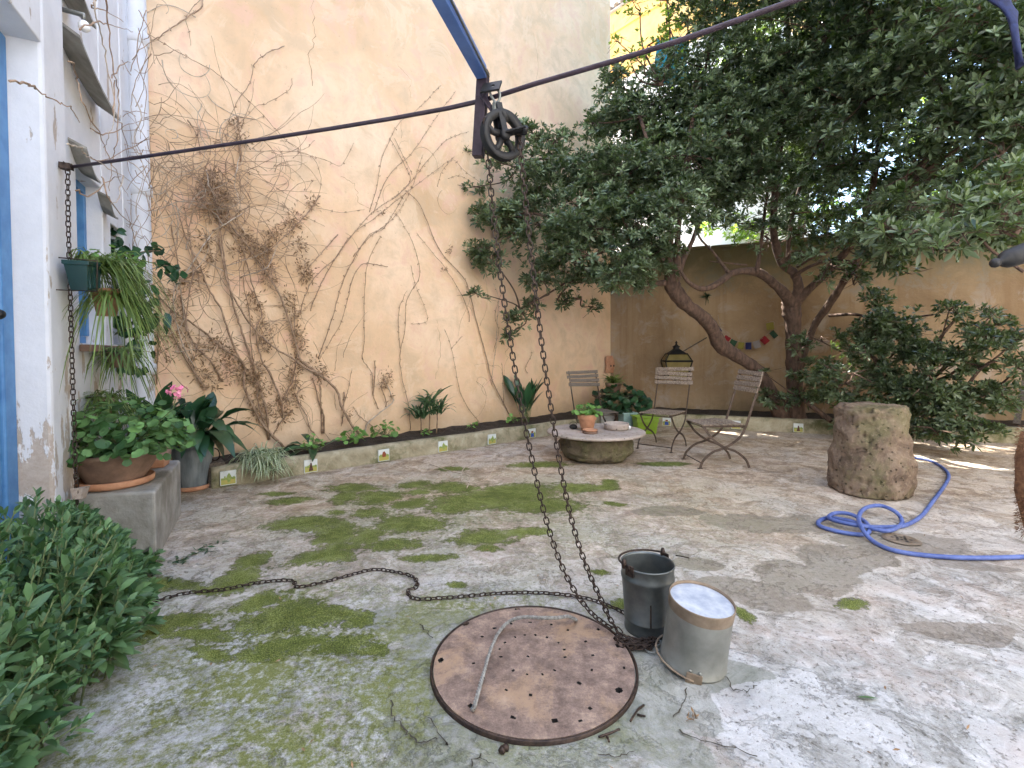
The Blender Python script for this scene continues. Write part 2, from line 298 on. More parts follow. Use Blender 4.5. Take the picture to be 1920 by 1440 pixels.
class MB:
    """collects shapes for ONE mesh"""
    def __init__(s): s.v = []; s.f = []; s.m = []; s.sm = []
    def add(s, vs, fs, mi=0, smooth=False):
        b = len(s.v); s.v += [tuple(x) for x in vs]
        for f in fs: s.f.append(tuple(b+i for i in f)); s.m.append(mi); s.sm.append(smooth)
        return s
    def hexa(s, p, mi=0):   # 8 corners: bottom 4 ccw, top 4 ccw
        return s.add(p, [(3, 2, 1, 0), (4, 5, 6, 7), (0, 1, 5, 4), (1, 2, 6, 5), (2, 3, 7, 6), (3, 0, 4, 7)], mi)
    def box(s, c, sz, M=None, mi=0, jit=0):
        a, b, d = (x/2 for x in sz); P = []
        for z in (-d, d):
            for x, y in ((-a, -b), (a, -b), (a, b), (-a, b)):
                q = Vector((x, y, z))+Vector((R.uniform(-jit, jit), R.uniform(-jit, jit), R.uniform(-jit, jit)))
                P.append((M @ q if M else q)+Vector(c))
        return s.hexa(P, mi)
    def tube(s, pts, rad, n=8, mi=0, cap=True, wob=0, smooth=True, closed=False):
        pts = [Vector(p) for p in pts]; k = len(pts)
        if not hasattr(rad, '__len__'): rad = [rad]*k
        prev = None; rings = []
        for i, p in enumerate(pts):
            if closed: d = pts[(i+1) % k]-pts[i-1]
            else: d = pts[min(i+1, k-1)]-pts[max(i-1, 0)]
            if d.length < 1e-9: d = Vector((0, 0, 1))
            d.normalize()
            if prev is None:
                u = d.orthogonal().normalized()
            else:
                u = prev-d*prev.dot(d); u = u.normalized() if u.length > 1e-6 else d.orthogonal().normalized()
            prev = u; w = d.cross(u); r = rad[i]
            ring = []
            for j in range(n):
                a = 2*math.pi*j/n; rr = r*(1+(R.uniform(-wob, wob) if wob else 0))
                ring.append(p+u*math.cos(a)*rr+w*math.sin(a)*rr)
            rings.append(ring)
        V = [q for r_ in rings for q in r_]; F = []
        for i in range(k if closed else k-1):
            i2 = (i+1) % k
            for j in range(n): F.append((i*n+j, i*n+(j+1) % n, i2*n+(j+1) % n, i2*n+j))
        if cap and not closed: F += [tuple(range(n))[::-1], tuple((k-1)*n+j for j in range(n))]
        return s.add(V, F, mi, smooth)
    def lathe(s, prof, M, n=32, mi=0, wob=0, smooth=True):
        V = []; F = []
        for r, z in prof:
            for j in range(n):
                a = 2*math.pi*j/n; rr = r*(1+wob*noise.noise(Vector((math.cos(a)*1.5, math.sin(a)*1.5, z*4)))) if wob else r
                V.append(M @ Vector((rr*math.cos(a), rr*math.sin(a), z)))
        k = len(prof)
        for i in range(k-1):
            for j in range(n): F.append((i*n+j, i*n+(j+1) % n, (i+1)*n+(j+1) % n, (i+1)*n+j))
        return s.add(V, F, mi, smooth)
    def build(s, name, m, parent=None, M=None):
        me = bpy.data.meshes.new(name); me.from_pydata([tuple(v) for v in s.v], [], s.f)
        me.polygons.foreach_set('material_index', s.m); me.polygons.foreach_set('use_smooth', s.sm)
        for x in (m if isinstance(m, (list, tuple)) else [m]): me.materials.append(x)
        me.update(); return link(name, me, parent, M)
def T(x, y, z): return Matrix.Translation((x, y, z))
def RZ(a): return Matrix.Rotation(a, 4, 'Z')
def bevel(o, w=.006, seg=2):
    b = o.modifiers.new('bevel', 'BEVEL'); b.width = w; b.segments = seg; b.limit_method = 'ANGLE'; return o
def smooth_pts(pts, sub=4):
    pts = [Vector(p) for p in pts]; out = []
    for i in range(len(pts)-1):
        p0 = pts[max(i-1, 0)]; p1 = pts[i]; p2 = pts[i+1]; p3 = pts[min(i+2, len(pts)-1)]
        for k in range(sub):
            t = k/sub
            out.append(.5*((2*p1)+(-p0+p2)*t+(2*p0-5*p1+4*p2-p3)*t*t+(-p0+3*p1-3*p2+p3)*t**3))
    out.append(pts[-1]); return out
def nrm(a): return a/np.maximum(np.linalg.norm(a, axis=1, keepdims=True), 1e-9)
PROF = dict(spat=([0, .6, 1], [.10, 1, .28]), oval=([0, .25, .55, .82, 1], [.06, .8, 1, .55, .04]), strap=([0, .3, .6, .85, 1], [.5, 1, .95, .6, .05]),
            tiny=([0, .5, 1], [.15, 1, .1]), asp=([0, .18, .38, .6, .8, 1], [.10, .35, .95, 1, .62, .03]))
def leafgeo(P, D, N, L, Wd, prof='spat', droop=.15, fold=.25, tint=None):
    t, w = PROF[prof]; n = len(P); K = len(t); P = np.asarray(P); D = nrm(np.asarray(D)); N = np.asarray(N)
    N = nrm(N-D*np.sum(N*D, 1, keepdims=True)); Sd = np.cross(D, N)
    L = np.broadcast_to(L, (n,))[:, None]; Wd = np.broadcast_to(Wd, (n,))[:, None]; droop = np.broadcast_to(droop, (n,))[:, None]
    V = np.zeros((n, K, 3, 3), np.float32)
    G = np.array([[0, 0, -1.]])
    for k in range(K):
        bend = droop*L*t[k]**2
        c = P+D*L*t[k]+G*bend
        V[:, k, 1] = c; V[:, k, 0] = c+Sd*Wd*w[k]*.5+N*fold*Wd*w[k]*.5; V[:, k, 2] = c-Sd*Wd*w[k]*.5+N*fold*Wd*w[k]*.5
    F = []
    for k in range(K-1):
        for j in range(2): F.append((k*3+j, k*3+j+1, (k+1)*3+j+1, (k+1)*3+j))
    F = np.array(F)[None]+(np.arange(n)*K*3)[:, None, None]
    tt = np.repeat(RN.rand(n) if tint is None else tint, K*3); ed = np.tile([1., 0., 1.], n*K)
    return V.reshape(-1, 3), F.reshape(-1, 4), dict(tint=tt, edge=ed)
def leaves(name, m, parent, P, D, N, L, Wd, prof='spat', droop=.15, fold=.25, tint=None, kind='stuff', single=0, near=None):
    """builds leaves; the `single` ones that show largest become leaf parts, the others one part"""
    P = np.asarray(P, float); n = len(P); D = np.asarray(D, float); N = np.asarray(N, float)
    L = np.broadcast_to(L, (n,)); Wd = np.broadcast_to(Wd, (n,)); droop = np.broadcast_to(droop, (n,))
    tint = RN.rand(n) if tint is None else tint
    idx = np.arange(n); sel = np.zeros(n, bool)
    if single:
        d = np.linalg.norm(P-np.array([0, 0, H]), axis=1)/L
        # only those inside the view
        u = P[:, 0]/np.maximum(P[:, 1], .1); v = (P[:, 2]-H)/np.maximum(P[:, 1], .1)
        vis = (np.abs(u) < 1.09) & (v < .76) & (v > -.88) & (P[:, 1] > .3)
        d = np.where(vis, d, 1e6); o = np.argsort(d)[:single]; o = o[d[o] < 1e5]; sel[o] = True
        for i in o:
            V, F, A = leafgeo(P[i:i+1], D[i:i+1], N[i:i+1], L[i:i+1], Wd[i:i+1], prof, droop[i:i+1], fold, tint[i:i+1])
            link('leaf', npmesh('leaf', V, F, m, True, A), parent)
    r = ~sel
    if r.any():
        V, F, A = leafgeo(P[r], D[r], N[r], L[r], Wd[r], prof, droop[r], fold, tint[r])
        o = link(name, npmesh(name, V, F, m, True, A), parent)
        if kind: o['kind'] = kind
        return o
def rndu(n): return nrm(RN.randn(n, 3))
# ================================================================ GROUND
MOSS = [(545, 938, 36, 8), (520, 924, 22, 5), (665, 915, 62, 8), (652, 932, 30, 12), (715, 930, 36, 14), (782, 907, 25, 7), (775, 923, 20, 6), (770, 945, 32, 12), (640, 960, 20, 6),
 (703, 962, 36, 12), (575, 985, 60, 16), (615, 1000, 50, 16), (690, 1000, 36, 14), (775, 980, 62, 18), (745, 1018, 55, 12), (900, 938, 110, 18), (965, 925, 90, 18), (870, 950, 60, 12),
 (1000, 945, 90, 18), (1078, 915, 45, 10), (1125, 912, 26, 6), (845, 915, 60, 8), (905, 1010, 66, 16), (915, 1032, 28, 8), (985, 998, 55, 9), (790, 1046, 45, 8), (610, 1042, 58, 20), (455, 1078, 55, 24),
 (497, 1126, 50, 18), (350, 1158, 66, 24), (555, 1160, 95, 24), (625, 1148, 42, 14), (515, 1222, 55, 13), (640, 1212, 62, 18), (300, 1096, 70, 14), (843, 1098, 16, 5), (1155, 945, 20, 4), (1122, 1077, 20, 7),
 (1588, 1127, 42, 13), (1385, 1155, 16, 8), (1130, 905, 20, 6), (853, 880, 30, 5), (1010, 870, 60, 6), (670, 1160, 40, 22), (400, 1190, 90, 16), (470, 1052, 40, 14), (1240, 870, 50, 4), (1140, 1130, 30, 8), (420, 1225, 60, 12), (290, 1180, 50, 18), (560, 1205, 70, 10), (700, 1225, 36, 10), (380, 1100, 30, 8), (250, 1210, 30, 12), (640, 1020, 50, 8)]
FAINT = [(450, 1270, 260, 80, 1), (300, 1400, 200, 70, 1), (600, 1390, 130, 60, .9), (880, 960, 260, 50, .5), (700, 1240, 120, 40, .5), (560, 1180, 200, 60, .9), (880, 1130, 140, 20, .7), (780, 1330, 60, 60, .8), (1010, 1400, 120, 30, .5), (330, 1230, 150, 50, 1), (480, 1330, 180, 60, 1), (200, 1420, 150, 60, 1), (560, 1420, 120, 30, .9)]
CEM = [(1000, 1255, 260, 160), (800, 1330, 80, 85), (740, 1160, 60, 30), (1330, 1275, 130, 30), (1180, 1390, 120, 40), (1250, 1310, 60, 40)]
DAMP = [(1400, 1120, 90, 28), (1500, 1080, 90, 26), (1590, 1050, 90, 22), (1690, 1020, 110, 22), (1460, 980, 120, 20), (1300, 1060, 30, 16), (1840, 1060, 60, 16), (1800, 1180, 90, 18), (1240, 960, 90, 10)]
def wel(L):
    o = []
    for e in L:
        c = g(e[0], e[1]); o.append((c.x, c.y, e[2]*c.y/FPX, e[3]*c.y**2/(FPX*H), e[4] if len(e) > 4 else 1))
    return o
xs = np.arange(-5.2, 9.6, .035); ys = np.arange(.5, 9.9, .03)
GX, GY = np.meshgrid(xs, ys); nx, ny = len(xs), len(ys)
wx = np.zeros_like(GX); wy = np.zeros_like(GX); hz = np.zeros_like(GX)
for j in range(ny):
    for i in range(nx):
        p = Vector((xs[i]*2.2, ys[j]*2.2, 0)); q = noise.noise_vector(p); wx[j, i] = q.x; wy[j, i] = q.y; hz[j, i] = noise.noise(p*.5+Vector((9, 3, 0)))+.35*q.z
def field(L, sharp=1.0, warp=.13):
    f = np.zeros_like(GX)
    for cx, cy, rx, ry, a in L:
        d = np.sqrt(((GX+wx*warp-cx)/rx)**2+((GY+wy*warp-cy)/ry)**2)
        f = np.maximum(f, a*np.clip(1.0-.5*d*sharp, 0, 1))
    return f.ravel()
F = []
ii = (np.arange(ny-1)[:, None]*nx+np.arange(nx-1)[None]).ravel()
F = np.stack([ii, ii+1, ii+nx+1, ii+nx], 1)
_lc = g(1000, 1243); _cx = GX.ravel()[ii]+.017-_lc.x; _cy = GY.ravel()[ii]+.015-_lc.y
F = F[_cx**2+_cy**2 > .400**2]   # the well mouth
V = np.stack([GX.ravel(), GY.ravel(), (hz*.006).ravel()], 1)
# floor tone turns warmer towards the rear of the yard
warm = np.clip((GY-1.7)/2.8, 0, 1).ravel()*.95
fl = link('courtyard_floor', npmesh('courtyard_floor', V, F, M_FLOOR, True, dict(moss=field(wel(MOSS)), faint=field([(a, b, c*1.6, d*1.6, e) for a, b, c, d, e in wel(FAINT)]), cement=field(wel(CEM)), damp=field(wel(DAMP)), warm=warm)))
fl['kind'] = 'structure'
gr = MB().add([(-80, -60, -.02), (80, -60, -.02), (80, 100, -.02), (-80, 100, -.02)], [(0, 1, 2, 3)]).build('ground', M_CEM); gr['kind'] = 'structure'
def ribbon(pts, w):
    m = MB(); P = [g(*p, .009) for p in pts]; Q = []
    for i in range(len(P)-1):
        for k in range(6):
            t = k/6; q = P[i].lerp(P[i+1], t); q.x += R.uniform(-.009, .009); q.y += R.uniform(-.009, .009); Q.append(q)
    Q.append(P[-1]); V = []
    for i, q in enumerate(Q):
        d = (Q[min(i+1, len(Q)-1)]-Q[max(i-1, 0)]).normalized(); s = Vector((-d.y, d.x, 0))*w*R.uniform(.3, 1)
        V += [q+s, q-s]
    m.add(V, [(2*i, 2*i+1, 2*i+3, 2*i+2) for i in range(len(Q)-1)]); return m
M_CRACK = simple('crack_shadow_dirt', (.04, .035, .025), (.07, .06, .045), 30, 1)
for pts, w in ([[(735, 1310), (740, 1345), (765, 1375), (790, 1392), (820, 1385)], .004], [[(1270, 1370), (1340, 1392), (1420, 1418)], .004], [[(1285, 1290), (1283, 1320), (1262, 1345)], .003], [[(790, 1170), (812, 1196)], .004],
               [[(1355, 1262), (1375, 1292), (1400, 1297), (1420, 1285)], .003], [[(880, 1440), (898, 1415), (925, 1432)], .003], [[(1125, 1415), (1160, 1418), (1190, 1408)], .003], [[(800, 1340), (835, 1395), (840, 1393)], .003]):
    tag(ribbon(pts, w).build('crack', M_CRACK, fl), kind='stuff')

# ================================================================ WALLS
PL = 9.2
def slab(p, d, n, s0, s1, th, z0, z1):   # wall slab: front face on p + d*s, thickness behind -n
    a = p+d*s0; b = p+d*s1; q = [a, b, b-n*th, a-n*th]
    if (b-a).cross(-n*th).z < 0: q = q[::-1]
    return [Vector((x.x, x.y, z0)) for x in q]+[Vector((x.x, x.y, z1)) for x in q]
CT = (COR-PW0).dot(PWD)
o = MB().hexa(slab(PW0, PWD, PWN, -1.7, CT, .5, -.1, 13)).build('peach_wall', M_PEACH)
tag(o, 'tall peach plastered wall with bare vines climbing its left half', 'wall')
M_WCR = simple('plaster_crack_dirt', (.30, .19, .11), (.42, .29, .18), 30, 1)
for l, w_ in (([(585, 0), (590, 60), (580, 110), (588, 170)], .006), ([(640, 330), (665, 345), (672, 380), (700, 395)], .004), ([(330, 575), (400, 572), (470, 578), (540, 571), (600, 575)], .005), ([(820, 600), (826, 660), (815, 720)], .004), ([(1000, 60), (1010, 120), (1000, 190)], .004), ([(745, 120), (770, 150), (768, 190)], .003)):
    Q = []; V = []
    for i in range(len(l)-1):
        for k in range(7): q_ = wp(*l[i], .003).lerp(wp(*l[i+1], .003), k/7); Q.append(q_+PWD*R.gauss(0, .012)+Vector((0, 0, R.gauss(0, .008))))
    for i, q_ in enumerate(Q):
        d_ = (Q[min(i+1, len(Q)-1)]-Q[max(i-1, 0)]).normalized(); s_ = d_.cross(PWN)*w_*R.uniform(.15, .8); V += [q_+s_, q_-s_]
    c_ = MB().add(V, [(2*i, 2*i+1, 2*i+3, 2*i+2) for i in range(len(Q)-1)]).build('crack', M_WCR, bpy.data.objects['peach_wall']); c_['kind'] = 'stuff'
# back wall with uneven worn coping
bwl = root('back_wall', COR+BWD*3, 'lower stained ochre garden wall behind the trees and chairs', 'wall')
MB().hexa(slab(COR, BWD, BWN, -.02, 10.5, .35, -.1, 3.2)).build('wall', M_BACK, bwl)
s = 0.0
while s < 10.4:
    w = R.uniform(.38, .62); a = COR+BWD*(s+.004)+BWN*.04; b = COR+BWD*(s+w-.004)+BWN*.04; h = R.uniform(.04, .065)
    q = [a, b, b-BWN*.43, a-BWN*.43]
    q = q[::-1] if (q[1]-q[0]).cross(q[3]-q[0]).z < 0 else q
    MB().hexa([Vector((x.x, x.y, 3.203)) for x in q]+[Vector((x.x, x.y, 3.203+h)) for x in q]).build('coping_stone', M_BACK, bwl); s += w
# side wall far right, out of the picture
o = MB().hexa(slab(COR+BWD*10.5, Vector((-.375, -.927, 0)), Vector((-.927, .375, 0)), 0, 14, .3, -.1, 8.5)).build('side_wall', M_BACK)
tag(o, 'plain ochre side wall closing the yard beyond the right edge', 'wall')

o = MB().box((3.6, -1.55, 4.65), (10.5, .5, 9.5), None).build('rear_house', M_WHITE); tag(o, 'white rear house wall behind the viewpoint that carries the beam', 'house')
# ---------------- planting beds with tiles
def bed(A, B, n, depth, zt, name, label, tiles):
    d = (B-A).normalized(); Ln = (B-A).length; rt = root(name, A, label, 'planting bed', 'raised beds along the walls')
    N = int(Ln/.06); V = []; Fc = []
    for i in range(N+1):
        p = A+d*(i*Ln/N)
        for k, (o_, z) in enumerate(((0, 0), (0, .06), (.0, .12), (.002, zt-.015), (-.02, zt), (-.09, zt), (-.12, zt-.01), (-.125, zt-.08))):
            nn = noise.noise(Vector((i*.16, k*.7, n.x*9)))*.013 if k < 7 else 0
            q = p+n*(o_+nn); V.append((q.x, q.y, z+(noise.noise(Vector((i*.11, k, 4)))*.014 if k > 2 else 0)))
    for i in range(N):
        for k in range(7): Fc.append((i*8+k, (i+1)*8+k, (i+1)*8+k+1, i*8+k+1))
    Fc += [tuple(range(8)), tuple(N*8+k for k in range(8))[::-1]]
    me = bpy.data.meshes.new('kerb'); me.from_pydata(V, [], Fc); me.materials.append(M_KERB); me.polygons.foreach_set('use_smooth', [True]*len(Fc)); me.update(); link('kerb', me, rt)
    # soil
    V = []; Fc = []; K = 14
    for i in range(N+1):
        for k in range(K+1):
            q = A+d*(i*Ln/N)-n*(.11+(depth-.11)*k/K); V.append((q.x, q.y, zt-.03+.022*noise.noise(Vector((q.x*6, q.y*6, 0)))+.02*k/K))
    for i in range(N):
        for k in range(K): Fc.append((i*(K+1)+k, i*(K+1)+k+1, (i+1)*(K+1)+k+1, (i+1)*(K+1)+k))
    me = bpy.data.meshes.new('soil'); me.from_pydata(V, [], Fc); me.materials.append(M_SOIL); me.update(); link('soil', me, rt)
    for (px, py, fig) in tiles:
        c = onplane(px, py, A+n*.02, n); w = .068; up = Vector((0, 0, 1)); c.z = max(.085, min(c.z, zt-.075)); sgn = 1 if d.cross(up).dot(n) > 0 else -1
        dd = d*sgn
        def quad(u0, u1, v0, v1, off, mi, m):
            P = [c+dd*u0+up*v0+n*off, c+dd*u1+up*v0+n*off, c+dd*u1+up*v1+n*off, c+dd*u0+up*v1+n*off]; m.add(P, [(0, 1, 2, 3)], mi)
        tm = MB(); P = []
        for off in (-.03, 0):
            for u, v in ((-w, -w), (w, -w), (w, w), (-w, w)): P.append(c+dd*u+up*v+n*off)
        tm.hexa(P, 0)
        quad(-w*.92, w*.92, -w*.92, -w*.25, .0012, 1, tm); quad(-w*.92, w*.92, -w*.25, w*.05, .0012, 2, tm)
        for _ in range(5):
            u = R.uniform(-.8, .7)*w; quad(u, u+w*.2, -w*.2, w*R.uniform(.1, .3), .0018, 2, tm)
        fp_ = {'robe': [(-.35, -.75), (.35, -.75), (.18, .1), (.12, .5), (-.1, .5), (-.15, .1)], 'rider': [(-.3, -.3), (.3, -.3), (.4, .2), (.1, .7), (-.2, .6), (-.35, .1)],
               'tree': [(-.1, -.6), (.25, -.6), (.35, .3), (.1, .75), (-.2, .3)], 'blue': [(-.5, -.8), (.5, -.8), (.4, .0), (-.4, .0)]}[fig]
        tm.add([c+dd*(u*w)+up*(v*w)+n*.0026 for u, v in fp_], [tuple(range(len(fp_)))], 3)
        if fig == 'blue': tm.add([c+dd*(u*w)+up*(v*w)+n*.003 for u, v in [(-.3, .1), (.3, .1), (.3, .5), (-.3, .5)]], [(0, 1, 2, 3)], 4)
        fm = {'robe': M_TBR, 'rider': M_TRD, 'tree': M_TGR, 'blue': M_TBL}[fig]
        tm.build('picture_tile', [M_TW, M_TOC, M_TGR, fm, M_TRD], rt)
    return rt
M_TW = simple('tile_white_glaze', (.58, .62, .60), (.68, .72, .70), 9, .25, 0, 0); M_TOC = simple('tile_ochre_glaze', (.45, .36, .10), (.35, .38, .10), 40, .25, 0, 0)
M_TGR = simple('tile_green_glaze', (.20, .28, .07), (.32, .38, .12), 50, .25, 0, 0); M_TBR = simple('tile_brown_glaze', (.08, .035, .025), (.12, .06, .04), 50, .25, 0, 0)
M_TRD = simple('tile_red_glaze', (.30, .07, .03), (.20, .06, .03), 50, .25, 0, 0); M_TBL = simple('tile_blue_glaze', (.03, .07, .30), (.05, .10, .40), 50, .25, 0, 0)
KA = g(397, 917); KB = g(1045, 815)
dk = (KB-KA).normalized(); nk = Vector((dk.y, -dk.x, 0))
KB2 = KA+dk*((KB-KA).length+1.45)
bed(KA, KB2, nk, .86, .20, 'raised_bed', 'raised bed with mossy concrete kerb along the peach wall', [(428, 896, 'tree'), (583, 878, 'robe'), (720, 860, 'rider'), (831, 843, 'tree'), (923, 828, 'tree'), (998, 816, 'blue')])
RA = COR+BWD*.9+BWN*1.05; RB = COR+BWD*8.9+BWN*.95
dr = (RB-RA).normalized(); nr = Vector((dr.y, -dr.x, 0))
bed(RA, RB, nr, 1.0, .22, 'raised_bed', 'raised bed with kerb below the back wall holding the trees', [(1497, 806, 'robe'), (1380, 806, 'tree'), (1250, 800, 'blue')])

# ================================================================ WHITE HOUSE
hs = root('white_house', hp(3, 0, 0), 'white limewashed house front with blue joinery on the left', 'house')
def hbox(name, s0, s1, o0, o1, z0, z1, m, parent=None, bv=.008):
    P = [hp(s0, o0, z) for z in (0,)]; q = [hp(s0, o1, 0), hp(s1, o1, 0), hp(s1, o0, 0), hp(s0, o0, 0)]
    if (q[1]-q[0]).cross(q[3]-q[0]).z < 0: q = q[::-1]
    o = MB().hexa([Vector((x.x, x.y, z0)) for x in q]+[Vector((x.x, x.y, z1)) for x in q]).build(name, m, parent or hs)
    if bv: bevel(o, bv)
    return o
hbox('pier', 2.93, 3.24, -.45, 0, -.1, 9.5, M_WHITE, bv=.02)
hbox('lintel', -4, 2.93, -.45, -.003, 2.98, 9.5, M_WHITE)
hbox('wall', -4, 1.2, -.45, -.003, -.1, 2.977, M_WHITE)
hbox('wall', 3.243, 3.80, -.45, -.12, -.1, 9.5, M_WHITE)
hbox('wall', 4.36, 4.56, -.45, -.12, -.1, 9.5, M_WHITE); hbox('wall', 4.95, 6.2, -.45, -.12, -.1, 9.5, M_WHITE)
for a, b, z0, z1 in ((3.803, 4.357, 1.38, 2.62), (4.563, 4.947, 1.38, 2.4)):
    hbox('wall', a, b, -.45, -.125, -.1, z0, M_WHITE); hbox('wall', a, b, -.45, -.125, z1, 9.5, M_WHITE)
    wi = hbox('window', a+.003, b-.003, -.30, -.24, z0+.003, z0+.06, M_BLUE, bv=.004)
    hbox('frame', a+.003, a+.05, -.30, -.22, z0+.063, z1-.063, M_BLUE, wi, .004); hbox('frame', b-.05, b-.003, -.30, -.22, z0+.063, z1-.063, M_BLUE, wi, .004)
    hbox('frame', a+.003, b-.003, -.30, -.22, z1-.06, z1-.003, M_BLUE, wi, .004); hbox('frame', (a+b)/2-.02, (a+b)/2+.02, -.295, -.225, z0+.065, z1-.065, M_BLUE, wi, .003)
    hbox('pane', a+.053, b-.053, -.272, -.266, z0+.063, z1-.063, M_GLASS, wi, 0)
    hbox('sill', a-.04, b+.04, -.115, -.06, z0-.06, z0-.012, M_TERRAD, wi, .004)
dr_ = hbox('door', 1.75, 2.79, -.235, -.20, .02, 2.93, M_BLUE)
hbox('door_frame', 2.80, 2.925, -.26, -.14, 0, 2.97, M_BLUE, bv=.01)
for z0, z1 in ((.02, .22), (.95, 1.10), (1.75, 1.86), (2.30, 2.40), (2.80, 2.93)): hbox('rail', 1.75, 2.79, -.197, -.17, z0, z1, M_BLUE, dr_, .008)
hbox('stile', 2.68, 2.788, -.168, -.155, .02, 2.93, M_BLUE, dr_, .008)
MB().lathe([(0, .03), (.02, .026), (.026, .012), (.014, 0), (.012, -.02)], Matrix.Translation(hp(2.72, -.13, 1.50)) @ Matrix.Rotation(math.pi/2, 4, 'Y'), 16).build('knob', M_BLACK, dr_)
# hoods above the windows
def hood(pa, pb, off, rise, th, label=None):
    A = fp(*pa, off); B = fp(*pb, off); up = Vector((0, 0, 1)); m = MB(); K = 6; V = []
    for i in range(K+1):
        q = A.lerp(B, i/K); q = q-up*(.05*math.sin(math.pi*i/K)); inn = q-HN*(off+.118)+up*rise
        V += [q, inn, inn+up*th, q+up*th]
    Fc = []
    for i in range(K):
        for k in range(4): Fc.append((i*4+k, i*4+(k+1) % 4, (i+1)*4+(k+1) % 4, (i+1)*4+k))
    Fc += [(3, 2, 1, 0), (K*4, K*4+1, K*4+2, K*4+3)]
    return m.add(V, Fc).build('hood', M_CEM, hs)
hood((150, 72), (226, 228), .03, .10, .02); hood((132, -90), (181, 56), .03, .10, .02); hood((163, 280), (190, 345), -.02, .05, .015); hood((206, 372), (222, 412), -.04, .04, .015)
# opal lamp
lp = root('wall_lamp', fp(150, 40, .05), 'round white opal bulb lamp under the grey hood', 'lamp')
c = fp(158, 50, .07)
MB().lathe([(0.0, -.03), (.018, -.026), (.03, -.012), (.03, .01), (.022, .026), (.014, .034)], Matrix.Translation(c), 20).build('bulb', M_WHITEG, lp)
MB().tube([c+Vector((0, 0, .04)), c+Vector((0, 0, .07)), c+Vector((0, 0, .075))-HN*.12], .014, 10).build('lamp_holder', M_GALV, lp)
# drainpipe
P0 = at(270, 660, 4.72); dp = root('drainpipe', (P0.x, P0.y, 0), 'thick white painted drainpipe in the left corner', 'drainpipe')
m = MB(); m.tube([(P0.x, P0.y, z) for z in np.arange(-.05, 9.3, .3)], [.082*(1+.02*math.sin(z*9)) for z in np.arange(-.05, 9.3, .3)], 20); m.build('pipe', M_WHITE, dp)
for z in (1.15, 2.9, 4.35):
    MB().lathe([(.083, -.06), (.098, -.05), (.098, .05), (.083, .06)], T(P0.x, P0.y, z), 20).build('collar', M_WHITE, dp)
MB().tube([(P0.x-.11, P0.y-.02, z) for z in (0, 3, 6, 9)], .012, 8).build('thin_line', M_IRON, dp)  # dark strip standing for the shaded gap left of the pipe

# concrete block bench
A = g(294, 1051); B = g(334, 975); n1 = (B-A).normalized(); A2 = g(146, 1063); ll = (A2-A); ll.z = 0; ll = ll.normalized()*.62
hB = .44; blk = MB(); q = [A+ll, A, A+n1*1.0, A+n1*1.0+ll]
Vn = []
o = MB().hexa([Vector((x.x, x.y, -.01)) for x in q]+[Vector((x.x, x.y, hB)) for x in q]).build('concrete_block', M_CEM)
tag(o, 'long grey concrete block bench carrying the geranium bowl', 'bench'); bevel(o, .018, 3)

# ================================================================ ROD, BEAM, PULLEY, CHAINS
pts = smooth_pts([fp(128, 314, .03), at(500, 260, 2.52), at(840, 203, 2.12), at(1000, 158, 1.95), at(1250, 84, 1.76), at(1500, -3, 1.6), at(1900, -140, 1.40)], 3)
o = MB().tube(pts, .0095, 10).build('iron_rod', M_PURP); tag(o, 'thin dark iron tie rod crossing the yard in front of the tree', 'rod')
PB = at(903, 150, 2.0); bd = Vector((.248, 1, 0)).normalized(); bs = bd.cross(Vector((0, 0, 1)))
bm = root('pulley_beam', PB, 'blue painted steel beam with a short post reaching over the well', 'beam')
def obox(name, p0, p1, w, h, m, parent, up=Vector((0, 0, 1)), bv=.003):
    d = (p1-p0).normalized(); s = d.cross(up).normalized(); u = s.cross(d)
    P = []
    for x in (p0, p1):
        for a, b in ((-w/2, -h/2), (w/2, -h/2), (w/2, h/2), (-w/2, h/2)): P.append(x+s*a+u*b)
    o = MB().hexa(P).build(name, m, parent)
    if bv: bevel(o, bv)
    return o
zb = PB.z+.03; e = Vector((PB.x, PB.y, zb))
obox('beam', e-bd*3.2, e-bd*.0, .045, .05, M_BLUEP, bm)
MB().tube([e-bd*3.1+bs*.04+Vector((0, 0, .05)), e+bs*.03+Vector((0, 0, -.02))], .005, 8).build('thin_line', M_GALV, bm)
pb = at(893, 290, 2.0); obox('post', e+Vector((0, 0, .02))+bd*.026, pb+bd*.026, .045, .04, M_PURP, bm, bd)
# bracket plate with a hole
pc = at(921, 163, 1.97); m = MB(); K = 16; hr = .009
sq = []
for k in range(K):
    a = 2*math.pi*k/K; cs, sn = math.cos(a), math.sin(a); s_ = .04/max(abs(cs), abs(sn)); sq.append((cs*s_, sn*s_*.8))
V = []
M_ = (RZ(-.3) @ Matrix.Rotation(math.radians(55), 4, 'X'))
for zz in (-.004, .004):
    for k in range(K):
        a = 2*math.pi*k/K; V.append(pc+M_ @ Vector((sq[k][0], sq[k][1], zz))); V.append(pc+M_ @ Vector((.008+hr*math.cos(a), hr*math.sin(a), zz)))
Fc = []
for k in range(K):
    j = (k+1) % K; Fc += [(2*k, 2*j, 2*j+1, 2*k+1), (2*K+2*k, 2*K+2*k+1, 2*K+2*j+1, 2*K+2*j), (2*k, 2*K+2*k, 2*K+2*j, 2*j), (2*k+1, 2*j+1, 2*K+2*j+1, 2*K+2*k+1)]
m.add(V, Fc).build('bracket_plate', M_BLACK, bm)
